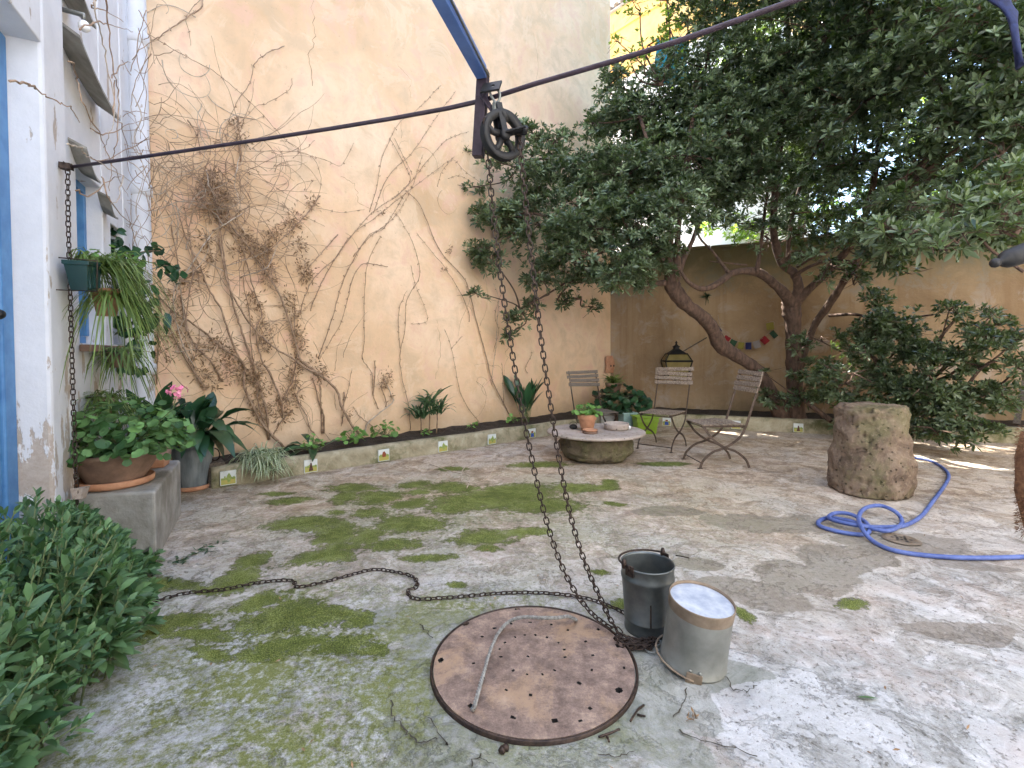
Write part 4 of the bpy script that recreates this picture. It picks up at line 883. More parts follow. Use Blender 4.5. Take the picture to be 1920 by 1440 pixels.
# air plant on the wall
c = bw(1325, 556, .03); n = 40; d = rndu(n); d = nrm(d+np.array([[BWN.x, BWN.y, 0]])*.6); ap = leaves('air_plant', M_ASPI, None, np.repeat([list(c)], n, 0), d, rndu(n), RN.uniform(.08, .16, n), .012, 'strap', .1, .2, kind=None)
tag(ap, 'small dark spiky air plant fixed on the back wall above the leaning trunk', 'plant')
# terracotta mask in the corner
c = wp(1143, 683, .05); m = MB(); 
V = []; Fc = []
for i in range(9):
    for j in range(9):
        u_ = -1+i/4; v_ = -1+j/4; rr_ = max(0, 1-(u_*u_*.9+v_*v_*.7)); V.append(c+PWD*u_*.13*(1 if v_ < 0.3 else math.sqrt(max(.05, 1-(v_-.3)**2)))+Vector((0, 0, v_*.17))+PWN*(.07*math.sqrt(rr_)))
Fc = [(i*9+j, i*9+9+j, i*9+10+j, i*9+j+1) for i in range(8) for j in range(8)]
mk = root('wall_mask', c, 'rounded terracotta mask hung in the dark wall corner', 'mask'); m.add(V, Fc, 0, True).build('face', M_TERRA, mk)
for sx in (-.045, .045):
    cc = c+PWD*sx+Vector((0, 0, -.03))+PWN*.066; MB().lathe([(.001, .004), (.022, .002)], Matrix.Translation(cc) @ PWN.to_track_quat('Z', 'Y').to_matrix().to_4x4(), 12).build('eye_hole', M_BLACK, mk)
def tub(c, w, d, h, m, name, label, cat, rz=0, taper=.8, handle=False):
    rt = root(name, c, label, cat); M = Matrix.Translation(Vector(c)) @ RZ(rz); th = .012; V = []
    for (a, b, z) in ((w*taper, d*taper, 0), (w, d, h), (w+.03, d+.03, h), (w+.03, d+.03, h-.02), (w-.02, d-.02, h-.004), (w*taper-.02, d*taper-.02, .02)):
        V += [M @ Vector((x*a/2, y*b/2, z)) for x, y in ((-1, -1), (1, -1), (1, 1), (-1, 1))]
    def rg_(a, b): return [(a*4+k, a*4+(k+1) % 4, b*4+(k+1) % 4, b*4+k) for k in range(4)]
    mb = MB(); mb.add(V, rg_(0, 1)+rg_(3, 2)+rg_(2, 4)+rg_(4, 5)+[(3, 2, 1, 0), (20, 21, 22, 23)]); bevel(mb.build('tub', m, rt), .008)
    return rt
q = g(1207, 812); cr = tub((q.x+.02, q.y, 0), .36, .26, .28, M_LIME, 'lime_crate', 'lime green plastic crate under the folding chair', 'crate', .1)
M__ = Matrix.Translation((q.x+.02, q.y-.16, .22)); MB().box((0, 0, 0), (.34, .008, .05)).build('band', M_LIME, cr, M__)
q = g(1179, 808); tub((q.x, q.y+.1, 0), .24, .24, .30, M_AQUA, 'aqua_bin', 'pale aqua plastic bin beside the lime crate', 'bin', .2, .85)
q = g(1141, 806); tub((q.x, q.y+.2, 0), .24, .2, .32, M_CEM, 'grey_crate', 'grey slatted crate behind the clay bowl', 'crate', .1, .95)

def strap_plant(rt, name, m, c, n, L, w, spread=1., up_=1., droop=.8, seg='strap', single=0, rad=.04, bias=None, zsq=1):
    c = np.array(c); d = RN.randn(n, 3); d[:, 2] = 0; d = nrm(d); d = d*spread*RN.uniform(.3, 1, (n, 1)); d[:, 2] = up_*RN.uniform(.6, 1.1, n)
    if bias is not None: d += np.array(bias)
    d = nrm(d); Ls = L*RN.uniform(.45, 1.1, n); P = c+RN.uniform(-rad, rad, (n, 3))*np.array([1, 1, .3])
    N = nrm(np.array([[0, 0, 1.]])+RN.randn(n, 3)*.3); leaves(name, m, rt, P, d, N, Ls, w*RN.uniform(.7, 1.1, n), seg, droop*RN.uniform(.6, 1.3, n), .3, single=single)
# plant stand in the corner
c = at(1150, 722, 8.7); pl = root('corner_plant', (c.x, c.y, .4), 'bushy strap leaved plant in a pot on the corner shelf', 'plant')
pot(pl, (c.x, c.y, c.z-.17), [(.10, 0), (.15, .2), (.155, .21)], M_TERRAD); strap_plant(pl, 'leaf_tuft', M_SPID, (c.x, c.y, c.z), 160, .5, .02, .8, 1.1, .7, 'strap')
sh = root('plant_shelf', (c.x, c.y, 0), 'dark wooden plant shelf in the wall corner', 'shelf')
for z in (c.z-.2,): MB().box((c.x+.05, c.y, z), (.8, .4, .03), None).build('board', M_WOODD, sh)
for a in (-.3, .4):
    MB().box((c.x+a, c.y-.15, (c.z-.215)/2), (.04, .04, c.z-.215)).build('leg', M_WOODD, sh)
c2 = at(1165, 755, 8.3); p2 = root('shade_plant', (c2.x, c2.y, 0), 'dark broad leaved plant in the shade under the corner shelf', 'plant')
round_leaves(p2, 'foliage', M_ASPI, (c2.x, c2.y, .28), .5, .42, 220, .14); MB().lathe([(.001, 0), (.12, 0), (.17, .25), (.16, .25), (.12, .02), (.001, .02)], T(c2.x, c2.y, 0), 20).build('pot', M_TERRAD, p2)

# black cat behind the chair
q = g(1362, 790); q = Vector((q.x-.05, q.y+.25, .24)); ct = root('black_cat', q, 'black cat resting on the bed kerb between two chairs', 'cat')
bmv = [(0, 0, .08, .075), (.10, 0, .10, .085), (.20, 0, .10, .085), (.28, 0, .08, .07), (-.07, 0, .13, .05), (-.12, -.01, .17, .052), (-.165, -.012, .165, .03), (.34, .02, .03, .02), (.30, -.10, .02, .016), (.18, -.13, .02, .012), (-.06, -.03, .03, .026), (-.14, -.04, .015, .02), (.24, -.05, .03, .035)]
ed = [(0, 1), (1, 2), (2, 3), (0, 4), (4, 5), (5, 6), (3, 7), (7, 8), (8, 9), (0, 10), (10, 11), (3, 12)]
me = bpy.data.meshes.new('body'); me.from_pydata([(q.x+a, q.y+b, q.z+c_) for a, b, c_, r_ in bmv], ed, []); me.materials.append(M_CAT); o = link('body', me, ct)
sk = o.modifiers.new('skin', 'SKIN'); 
for i, b in enumerate(bmv): me.skin_vertices[0].data[i].radius = (b[3], b[3])
me.skin_vertices[0].data[0].use_root = True; sk.use_smooth_shade = True; sb = o.modifiers.new('sub', 'SUBSURF'); sb.levels = 2; sb.render_levels = 2
for dy in (-.035, .025): MB().lathe([(.02, 0), (.012, .02), (.001, .042)], T(q.x-.11, q.y+dy, q.z+.205), 10).build('ear', M_CAT, ct)

# ================================================================ VINES
def vine(name, label, stems, loc, group='bare vines on the peach wall'):
    rt = root(name, loc, label, 'vine', group)
    for pts, r_, off, mt in stems:
        k = len(pts); P = []
        for i, (x, y) in enumerate(pts):
            o_ = off*(.5+.9*abs(math.sin(i*1.3+x))) if 0 < i < k-1 else .02
            P.append(wp(x, y, .012+o_))
        P = smooth_pts(P, 5); P = [p+Vector((R.gauss(0, .003), R.gauss(0, .003), R.gauss(0, .003))) for p in P]
        n_ = len(P); MB().tube(P, [max(.0022, r_*.80*(1-.55*i/n_))*(1+.12*math.sin(i*2.1)) for i in range(n_)], 7, wob=.08).build('stem', mt, rt)
    return rt
V_, L_ = M_VINE, M_VINEL
A_ = [([(504, 824), (500, 773), (491, 740), (480, 707), (469, 667), (451, 613), (440, 580), (430, 540), (421, 487), (413, 433), (404, 374)], .019, .05, V_),
 ([(680, 823), (660, 797), (640, 760), (630, 730), (602, 704), (576, 691), (547, 671), (511, 649), (480, 620), (451, 580), (431, 540), (420, 500), (410, 440)], .021, .09, V_),
 ([(606, 704), (578, 687), (562, 671), (558, 655), (547, 615), (535, 580), (518, 540), (487, 495), (460, 455), (435, 426), (404, 374)], .020, .05, V_),
 ([(535, 840), (509, 815), (487, 787), (469, 751), (458, 722), (458, 687), (444, 669), (418, 655), (395, 633), (355, 602), (320, 580), (293, 549)], .020, .06, V_),
 ([(385, 730), (375, 715), (362, 693), (344, 664), (324, 627), (304, 591), (296, 560)], .019, .05, V_),
 ([(418, 715), (404, 691), (389, 671), (367, 649), (347, 607), (342, 580), (335, 500), (320, 420)], .014, .05, V_),
 ([(458, 690), (442, 660), (427, 618), (413, 578), (391, 540), (375, 500), (350, 450), (335, 400), (330, 375)], .015, .05, V_),
 ([(529, 780), (527, 751), (509, 707), (487, 664), (480, 613), (491, 589), (475, 540), (462, 490), (450, 460)], .015, .05, V_),
 ([(549, 769), (527, 791), (513, 815)], .012, .03, V_), ([(527, 753), (547, 718), (555, 678)], .014, .03, V_),
 ([(590, 812), (582, 804), (575, 780), (562, 758), (552, 735)], .010, .03, V_), ([(607, 812), (607, 780), (598, 751), (587, 709)], .016, .03, V_), ([(604, 812), (602, 762), (600, 718)], .012, .03, V_),
 ([(640, 770), (650, 740), (655, 720), (660, 690)], .006, .03, V_), ([(300, 560), (296, 640), (294, 720)], .014, .03, V_), ([(505, 820), (485, 760), (478, 700), (470, 640), (468, 590), (455, 520)], .011, .05, V_),
 ([(340, 560), (352, 620), (348, 600), (362, 500), (352, 430), (345, 385)], .009, .08, V_), ([(365, 690), (345, 650), (330, 600), (325, 560), (330, 520)], .008, .12, L_),
 ([(318, 590), (330, 555), (335, 530), (345, 600), (325, 622), (300, 640)], .006, .2, L_), ([(388, 318), (390, 340), (398, 360), (408, 376)], .006, .22, L_), ([(450, 290), (443, 320), (441, 350), (450, 385), (444, 403), (440, 406)], .0055, .2, L_),
 ([(400, 433), (430, 415), (455, 400)], .013, .12, L_), ([(450, 520), (490, 507), (505, 495), (520, 460)], .008, .15, L_), ([(330, 540), (375, 470), (400, 434)], .011, .12, L_),
 ([(600, 367), (583, 392), (567, 410), (540, 437), (515, 460), (503, 475)], .010, .08, V_), ([(448, 270), (452, 300), (447, 220), (445, 240)], .008, .06, V_),
 ([(180, 42), (250, 53), (300, 77), (360, 112), (400, 133), (437, 163), (483, 205), (515, 240), (537, 263), (560, 280), (575, 278), (590, 263)], .005, .05, V_),
 ([(533, 87), (500, 100), (477, 120), (470, 153), (447, 187), (430, 225), (425, 260)], .006, .05, V_), ([(548, 147), (543, 167), (503, 193), (480, 200), (440, 240), (400, 270)], .004, .05, V_),
 ([(380, 285), (450, 283), (560, 285), (590, 300), (602, 333), (598, 367)], .004, .12, V_), ([(513, 313), (540, 312), (570, 340), (573, 358), (587, 337)], .0035, .1, V_), ([(593, 390), (640, 398), (683, 393)], .003, .05, V_),
 ([(560, 285), (610, 300), (640, 310), (663, 268)], .0035, .05, V_), ([(400, 300), (480, 330), (540, 365), (590, 395)], .004, .1, V_), ([(440, 320), (500, 370), (560, 400), (610, 425)], .0035, .1, V_),
 ([(380, 0), (375, 15), (340, 40), (300, 68), (285, 75)], .010, .05, V_), ([(385, -10), (350, 30), (355, 60), (358, 85)], .004, .05, V_), ([(420, 500), (480, 480), (500, 470), (545, 450)], .005, .12, L_),
 ([(352, 225), (365, 245), (372, 262), (375, 290)], .009, .05, V_), ([(500, 640), (550, 600), (590, 560)], .004, .05, V_), ([(553, 560), (552, 620), (548, 640), (555, 660)], .006, .05, V_)]
va = vine('woody_vine', 'thick twisted bare vine on the left of the peach wall', A_, wp(500, 820))
B_ = [([(597, 673), (613, 627), (630, 573), (640, 537), (657, 497), (693, 440), (720, 427), (760, 363), (773, 350), (793, 290)], .0065, .03, V_),
 ([(583, 583), (590, 560), (607, 523), (640, 467), (697, 400), (753, 360), (787, 320), (837, 263), (880, 247)], .006, .03, V_), ([(563, 590), (570, 560), (590, 520), (630, 483), (660, 440), (710, 403), (760, 363), (803, 330), (853, 293)], .006, .03, V_),
 ([(663, 480), (690, 447), (743, 403), (773, 350)], .005, .03, V_), ([(693, 397), (707, 347), (717, 293), (747, 233), (780, 207), (827, 160)], .005, .03, V_), ([(700, 400), (727, 333), (777, 280), (820, 217), (853, 173)], .005, .03, V_),
 ([(730, 258), (747, 287), (767, 327), (767, 343), (740, 370)], .005, .03, V_), ([(740, 260), (760, 300), (773, 327)], .004, .03, V_), ([(710, 767), (700, 740), (697, 700), (680, 673), (683, 640), (683, 557), (690, 493), (713, 443)], .0065, .03, V_),
 ([(727, 500), (700, 495), (677, 497), (660, 527), (650, 567), (640, 603), (620, 640), (600, 670)], .006, .03, V_), ([(770, 807), (767, 767), (753, 703), (750, 667), (760, 613), (763, 563), (787, 517), (780, 473), (767, 440), (743, 400)], .006, .03, V_),
 ([(750, 653), (747, 590), (757, 557), (763, 545)], .005, .03, V_), ([(770, 497), (780, 537), (797, 577), (800, 603), (770, 607)], .003, .03, V_), ([(700, 740), (703, 700), (703, 677)], .012, .04, V_),
 ([(683, 817), (690, 793), (715, 772), (737, 753), (733, 740), (720, 707)], .014, .05, L_), ([(725, 765), (722, 745), (715, 725), (722, 712)], .009, .05, V_), ([(700, 800), (690, 793), (672, 778), (662, 762)], .008, .04, V_), ([(645, 735), (643, 780), (640, 800)], .010, .04, V_),
 ([(633, 440), (607, 470), (577, 503), (560, 530)], .008, .04, V_), ([(820, 350), (830, 320), (850, 300), (870, 320), (905, 345)], .0035, .03, V_), ([(840, 335), (860, 330), (880, 340), (905, 372)], .0035, .03, V_)]
vb = vine('thin_vine', 'thin fanning bare vine in the middle of the peach wall', B_, wp(700, 815))
C_ = [([(955, 777), (947, 760), (923, 713), (910, 663), (893, 600), (877, 537), (863, 513), (830, 477), (810, 440), (787, 383), (760, 357)], .011, .03, V_), ([(880, 603), (877, 580), (857, 537), (827, 493), (783, 440)], .006, .03, V_),
 ([(900, 793), (870, 753), (857, 707), (847, 653), (833, 617)], .005, .03, V_), ([(867, 630), (847, 653)], .004, .02, V_), ([(922, 721), (924, 692), (930, 651), (932, 608), (935, 560), (925, 530)], .006, .08, L_), ([(945, 760), (942, 700), (941, 680)], .006, .05, V_), ([(990, 700), (985, 690), (997, 665), (996, 660)], .006, .05, V_), ([(940, 550), (928, 590), (935, 620), (925, 660)], .004, .05, V_)]
vc = vine('corner_vine', 'single long vine stem rising beside the hanging tree branches', C_, wp(955, 780))
# nodes (tendril pads) and dry leaf clumps, twig tangles
def scatter_clumps(rt, pts, n, rad, L, w, m, name):
    P = []; D = []
    for (x, y, s_) in pts:
        c = np.array(wp(x, y, .05)); k = int(n*s_)
        off = RN.randn(k, 3)*rad*s_*.55; off -= np.outer(off @ np.array(PWN), np.array(PWN))*.45
        P.append(c+off); D.append(nrm(rndu(k)+np.array(PWN)*.5+off/(rad*.7)))
    P = np.concatenate(P); D = np.concatenate(D); n_ = len(P)
    leaves(name, m, rt, P, D, rndu(n_), L*RN.uniform(.5, 1.2, n_), w*RN.uniform(.6, 1.2, n_), 'tiny', .1, .3)
cl = [(325, 560), (345, 640), (370, 665), (395, 640), (410, 645), (430, 660), (470, 560), (485, 575), (490, 612), (495, 630), (500, 650), (540, 560), (548, 590), (555, 620), (562, 635), (565, 655), (450, 690), (470, 700), (490, 690), (475, 715), (495, 725), (460, 705), (545, 700), (552, 715), (555, 740), (530, 745), (520, 755), (540, 765), (530, 780),
 (475, 745), (490, 760), (590, 685), (603, 703), (560, 680), (303, 625), (310, 665), (420, 680), (430, 700), (400, 720), (380, 700), (455, 440), (470, 455), (482, 468), (492, 480), (400, 350), (420, 370), (395, 400), (415, 400), (545, 425), (555, 410), (585, 378), (562, 460), (567, 500), (578, 520), (520, 435), (505, 445), (500, 465), (370, 510), (395, 480), (378, 450), (350, 530), (500, 500), (505, 525), (445, 235), (455, 265), (335, 600), (500, 780), (478, 775), (440, 470), (385, 345), (405, 330)]
scatter_clumps(va, [(x, y, R.uniform(.8, 1.25)) for x, y in cl], 60, .075, .048, .015, M_DRY, 'dry_leaf_clumps')
scatter_clumps(vb, [(725, 705, 1.1), (722, 715, 1), (718, 722, .8), (716, 398, .5), (733, 745, .5), (655, 778, .6), (570, 505, .9), (575, 518, .8), (843, 472, .5), (833, 505, .5), (845, 463, .3)], 50, .07, .04, .012, M_DRY, 'dry_leaf_clumps')
def nodes(rt, stems, step, pr=.8):
    P = []; D = []
    for pts, r_, off, mt in stems:
        if r_ > .012: continue
        q_ = smooth_pts([wp(x, y, .03) for x, y in pts], 6); acc = 0
        for i in range(1, len(q_)):
            acc += (q_[i]-q_[i-1]).length
            if acc > step:
                acc = 0
                for _ in range(5): P.append(list(q_[i]+Vector((R.gauss(0, .004), R.gauss(0, .004), R.gauss(0, .004))))); D.append([R.gauss(0, 1) for _ in range(3)])
    P = np.array(P); D = nrm(np.array(D)); leaves('buds', M_VINE, rt, P, D, rndu(len(P)), RN.uniform(.012, .03, len(P)), .009, 'tiny', .1, .3)
nodes(vb, B_, .085); nodes(vc, C_, .12); nodes(va, A_, .15)
def tangle(rt, hubs, n, L, name, rad=.0024, mt=M_VINE):
    m = MB()
    for k in range(n):
        x, y, sx, sy = R.choice(hubs); p = wp(R.gauss(x, sx), R.gauss(y, sy), R.uniform(.03, .22)); a = R.uniform(0, 6.28); da = R.gauss(0, .22); P = [p]; ln = L*R.uniform(.4, 1.6); st_ = ln/10
        for i in range(10):
            a += da+R.gauss(0, .12); dz = math.sin(a)*st_; dx = math.cos(a)*st_; p = p+PWD*dx+Vector((0, 0, dz))+PWN*R.gauss(-.003, .012)
            dd = (p-PW0).dot(PWN); p = p+PWN*(max(0, .015-dd)); P.append(p)
        m.tube(smooth_pts(P, 2), [rad*(1.2-.7*i/20)*R.choice([1, 1, 1.4]) for i in range(len(P)*2-1)], 4)
    o = m.build(name, mt, rt); o['kind'] = 'stuff'
tangle(va, [(400, 350, 22, 25), (420, 330, 60, 35), (330, 330, 40, 45), (440, 300, 60, 35), (300, 300, 15, 60), (360, 440, 50, 50), (480, 380, 60, 50)], 135, .75, 'twigs', .0026)
tangle(va, [(400, 355, 16, 22), (395, 380, 14, 20), (425, 400, 12, 30)], 80, .25, 'dense_twigs', .0028)
tangle(va, [(400, 600, 70, 70), (480, 620, 50, 80), (350, 560, 40, 60), (560, 720, 40, 60), (510, 490, 50, 30)], 95, .6, 'twigs', .0026)
tangle(va, [(330, 350, 40, 80), (300, 450, 20, 100), (420, 420, 60, 60), (340, 200, 40, 80)], 34, .7, 'pale_twigs', .0036, M_VINEL)
tangle(vb, [(660, 700, 60, 60), (760, 300, 60, 50), (720, 760, 30, 30)], 14, .4, 'twigs', .0018)
tangle(vc, [(900, 640, 30, 60), (950, 720, 25, 40)], 14, .5, 'twigs', .0018)
# twigs reaching over the house front and drainpipe
hv = root('hanging_vine', fp(240, 300, .3), 'loose bare vine twigs dangling over the drainpipe and hoods', 'vine')
HV = [[(175, -10), (178, 20), (190, 60), (200, 120), (215, 200), (205, 250), (195, 275)], [(195, -10), (205, 60), (212, 130), (222, 180), (218, 260), (210, 300), (205, 360)], [(130, 113), (145, 150), (160, 200), (190, 260), (215, 320), (240, 370)], [(20, 150), (60, 160), (80, 175), (110, 192), (135, 205), (150, 230)],
 [(125, 272), (145, 275), (160, 290), (175, 300), (230, 330), (290, 380)], [(210, 145), (230, 120), (243, 115)], [(217, 152), (213, 220), (230, 240), (245, 300)], [(260, 20), (280, 60), (290, 120)], [(250, 180), (265, 220), (250, 260), (270, 320), (255, 390), (265, 440), (250, 500)], [(150, 55), (180, 42), (215, 48), (250, 60)],
 [(280, 260), (240, 280), (200, 300), (170, 296)], [(170, 240), (200, 250), (240, 235), (290, 220)], [(240, 300), (270, 330), (300, 400), (320, 470)], [(190, 330), (210, 380), (250, 420), (300, 440)], [(180, 0), (175, 15), (200, 20), (230, 40)], [(275, 20), (255, 100), (275, 180), (262, 260)],
 [(230, 330), (222, 370), (205, 385)], [(140, 355), (170, 368), (200, 340), (225, 330)], [(285, 100), (260, 140), (245, 200), (262, 240)], [(260, 590), (275, 640), (295, 672)]]
for k, l in enumerate(HV):
    off = .25; P = smooth_pts([fp(x, y, off+R.uniform(-.06, .06)) if x < 240 else at(x, y, 4.45+R.uniform(-.08, .05)) for x, y in l], 5); n_ = len(P)
    MB().tube([p+Vector((R.gauss(0, .004), R.gauss(0, .004), R.gauss(0, .004))) for p in P], [.0036*(1.1-.7*i/n_)*R.choice([1, 1.25]) for i in range(n_)], 5).build('twig', M_VINE if k % 4 else M_VINEL, hv)
m = MB()
for k in range(60):
    x, y = R.uniform(245, 300), R.gauss(300, 150); p = at(x, y, 4.5+R.uniform(-.08, .08)); a = R.uniform(0, 6.3); P = [p]
    for i in range(8): a += R.gauss(0, .35); p = p+Vector((math.cos(a)*.045, R.gauss(0, .01)-.002, math.sin(a)*.07)); P.append(p)
    m.tube(P, [.003*(1.1-.08*i) for i in range(9)], 4)
o = m.build('fine_twigs', M_VINE, hv); o['kind'] = 'stuff'
# ================================================================ TREES
def tube_px(rt, name, pts, m, sub=5, wob=.04, n=12, sides=None):
    """pts: (px, py, Y, width in px)"""
    if rt.name == 'leaning_tree' and name == 'branch': pts = [(x, y, Y*(1+.09*max(0, min(1, (1250-x)/80))), w) for x, y, Y, w in pts]
    P = [at(x, y, Y) for x, y, Y, w in pts]; Rr = [w/2/FPX*Y for x, y, Y, w in pts]
    Ps = smooth_pts(P, sub); Rs = []
    for i in range(len(Rr)-1):
        for k in range(sub): Rs.append(Rr[i]+(Rr[i+1]-Rr[i])*k/sub)
    Rs.append(Rr[-1]); Rs = [r*(1+.05*math.sin(i*1.7)+.04*math.sin(i*.6)) for i, r in enumerate(Rs)]
    MB().tube(Ps, Rs, n, wob=wob).build(name, m, rt); return Ps[-1]
def crown(rt, blobs, dens, Ll, Lw, m, nleaf=9, tips=None, single=0, name='foliage', young=.10, flat=.75, clear=None):
    P = []; A = []; tw = MB()
    for (x, y, Y, r) in blobs:
        c = np.array(at(x, y, Y)); n = max(4, int(dens*r*r)); d = rndu(n); rad = r*(RN.rand(n)**.42)[:, None]
        # clumped: rosettes gather on sub-sprays
        k = max(3, int(14*r)); sc_c = rndu(k)*r*(.55+.5*RN.rand(k))[:, None]*np.array([1, 1, flat]); w_ = RN.randint(0, k, n)
        p = c+np.where((RN.rand(n) < .72)[:, None], sc_c[w_]+RN.randn(n, 3)*.16*(r**.5)*np.array([1, 1, .45]), d*rad*np.array([1, 1, flat]))
        P.append(p); A.append(nrm(d*.6+(p-c)/max(r, .1)*.6+np.array([0, 0, .75])))
        cc = Vector(c)
        if tips is not None:
            t = min(tips, key=lambda q: (q-cc).length); mid = (t+cc)*.5+Vector((R.gauss(0, .08), R.gauss(0, .08), R.uniform(-.1, .12)))
            L0 = (t-cc).length; r0_ = .012+.016*min(1, L0)*min(1, r*1.3); tw.tube(smooth_pts([t, mid, cc], 5), [r0_*(1-.55*i/10) for i in range(11)], 6, wob=.08)
        for j in range(k):
            q = Vector(c+sc_c[j]); mid = (q+cc)*.5+Vector((R.gauss(0, .03), R.gauss(0, .03), R.gauss(0, .03))); tw.tube([cc, mid, q], [.011, .008, .004], 5)
            for _ in range(3):
                q2 = q+Vector((R.gauss(0, .12), R.gauss(0, .12), R.gauss(0, .06))); tw.tube([q, q2], [.004, .002], 4)
    o = tw.build('branches', M_BARK, rt); o['kind'] = 'stuff'
    P = np.concatenate(P); A = np.concatenate(A)
    if clear is not None:
        k = clear(P); P = P[k]; A = A[k]
    n = len(P); rt_ = RN.rand(n)
    # leaves
    ln = nleaf; PP = np.repeat(P, ln, 0); AA = np.repeat(A, ln, 0); ph = np.tile(np.arange(ln)*2.4, n)+np.repeat(RN.rand(n)*6.28, ln)
    U = nrm(np.cross(AA, np.array([[.31, .77, .2]]))); Vv = np.cross(AA, U)
    el = np.tile(np.linspace(.25, 1.25, ln), n)+RN.randn(n*ln)*.12    # angle from the axis
    rad = U*np.cos(ph)[:, None]+Vv*np.sin(ph)[:, None]
    D = AA*np.cos(el)[:, None]+rad*np.sin(el)[:, None]; N = AA*np.sin(el)[:, None]-rad*np.cos(el)[:, None]
    L = Ll*np.repeat(RN.uniform(.75, 1.15, n), ln)*(.62+.38*np.tile(np.linspace(0, 1, ln), n))*RN.uniform(.85, 1.1, n*ln)
    tint = np.repeat(rt_*.55, ln)+RN.rand(n*ln)*.25; yg = np.repeat(RN.rand(n) < young, ln); tint = np.where(yg, 1.0, tint)
    leaves(name, m, rt, PP+D*.008, D, N, L, Lw/Ll*L, 'spat', .12, .22, tint=np.clip(tint, 0, 1), single=single)
def z0at(px, py, Y): p = at(px, py, Y); return p
t1b = at(1462, 772, 7.75); t1 = root('leaning_tree', (t1b.x, t1b.y, .18), 'leaning tree with a thick s-shaped trunk bending left over the chairs', 'tree', 'evergreen trees in the back bed')
tube_px(t1, 'trunk', [(1470, 785, 7.8, 34), (1450, 745, 7.75, 27), (1428, 706, 7.7, 23), (1410, 686, 7.65, 22), (1379, 666, 7.6, 24), (1350, 646, 7.5, 27), (1336, 617, 7.4, 25), (1317, 594, 7.3, 24), (1290, 574, 7.2, 25), (1271, 553, 7.15, 27), (1260, 533, 7.1, 30), (1262, 512, 7.05, 29)], M_BARK, n=20, wob=.05)
tips1 = []
for pts in ([(1260, 518, 7.05, 24), (1254, 490, 6.95, 16), (1257, 450, 6.9, 12), (1250, 380, 6.8, 10), (1225, 300, 6.7, 8), (1200, 220, 6.7, 6)], [(1266, 515, 7.05, 22), (1270, 480, 7.0, 13), (1272, 420, 6.9, 11), (1285, 330, 6.8, 9), (1300, 220, 6.8, 7), (1330, 100, 6.8, 5)],
            [(1268, 515, 7.05, 18), (1285, 478, 7.1, 9), (1303, 440, 7.15, 8), (1330, 360, 7.1, 7), (1370, 250, 7, 6)], [(1258, 505, 7.0, 18), (1220, 470, 6.7, 11), (1160, 440, 6.4, 9), (1090, 420, 6.3, 7), (1000, 400, 6.4, 5)],
            [(1250, 530, 7.05, 12), (1200, 530, 6.8, 7), (1140, 505, 6.5, 6), (1080, 500, 6.4, 4)], [(1100, 500, 6.5, 5), (1060, 530, 6.6, 4), (1020, 555, 6.7, 3.5), (975, 580, 6.8, 3)], [(1090, 510, 6.6, 4), (1045, 562, 6.8, 3), (1090, 560, 6.9, 3)], [(1240, 400, 6.8, 9), (1150, 340, 6.6, 7), (1060, 300, 6.7, 5), (980, 300, 6.7, 3)]):
    tube_px(t1, 'branch', pts, M_BARK, 4); tips1 += [at(x, y, Y*(1+.09*max(0, min(1, (1250-x)/80)))) for x, y, Y, w in pts[2:]]
PS = at(1800, 868, 1); PS = g(1800, 868)
def shaft(P):   # the gap in the crown the sun finds
    ok = np.ones(len(P), bool)
    for a, b, r_ in ((g(1715, 858), g(1925, 891), .26), (at(1575, 680, 6.6), at(1610, 720, 6.6), .14), (at(1478, 575, 7.5), at(1478, 640, 7.5), .12)):
        for t in np.linspace(0, 1, 6):
            c = np.array(a.lerp(b, t)); s_ = np.array(sd); v = P-c; k = v @ s_; dist = np.linalg.norm(v-np.outer(k, s_), axis=1); ok &= ~((dist < r_) & (k > (.15 if r_ > .2 else .6)))
    return ok
B1 = [(985, 315, 6.6, .45), (940, 400, 6.5, .36), (925, 490, 6.5, .24), (1010, 420, 6.4, .55), (1010, 515, 6.4, .27), (978, 600, 6.75, .17), (945, 628, 6.8, .12), (1000, 575, 6.8, .14), (1058, 563, 6.9, .14), (1110, 575, 7.0, .11), (1095, 400, 6.2, .6), (1085, 310, 6.6, .45), (1110, 480, 6.0, .42),
      (1180, 430, 6.0, .55), (1165, 500, 5.8, .32), (1040, 265, 6.8, .3), (1222, 480, 6.1, .28), (1170, 330, 6.4, .6), (1260, 380, 6.5, .62), (1175, 210, 6.8, .48), (1140, 165, 6.9, .24), (1240, 190, 6.8, .65), (1290, 290, 6.6, .75), (1330, 130, 7, .75), (1360, 240, 6.8, .85), (1340, 30, 7.2, .6), (872, 285, 6.8, .07), (1150, 130, 6.9, .18), (900, 550, 6.6, .10), (1200, 525, 6.0, .18)]
B1 += [(1130, 520, 6.2, .26), (1200, 505, 6.3, .3), (900, 400, 6.5, .18), (905, 470, 6.5, .2), (890, 350, 6.7, .12), (1060, 530, 6.5, .22), (1000, 250, 6.9, .2), (1110, 230, 6.9, .25)]
B1 += [(1180, 350, 7.0, .65), (1320, 340, 7.2, .75), (1100, 420, 6.9, .45), (1060, 480, 6.8, .3), (1240, 260, 7.2, .7), (1010, 350, 6.9, .4), (1200, 455, 6.6, .35), (1320, 200, 7.2, .7)]
B1 = [(x, y, Y*1.09, r_*1.1) if x < 1250 else (x, y, Y, r_) for x, y, Y, r_ in B1]+[(1225, 365, 8.9, .55), (1255, 290, 8.9, .6), (1300, 330, 8.7, .6), (1200, 300, 8.6, .5), (1170, 400, 8.3, .4), (1190, 385, 9.5, .5), (1220, 350, 9.5, .55), (1250, 390, 9.4, .45), (1285, 380, 9.3, .4), (1180, 340, 9.4, .4)]
crown(t1, B1, 920, .104, .036, M_LEAFT, tips=tips1, clear=shaft)
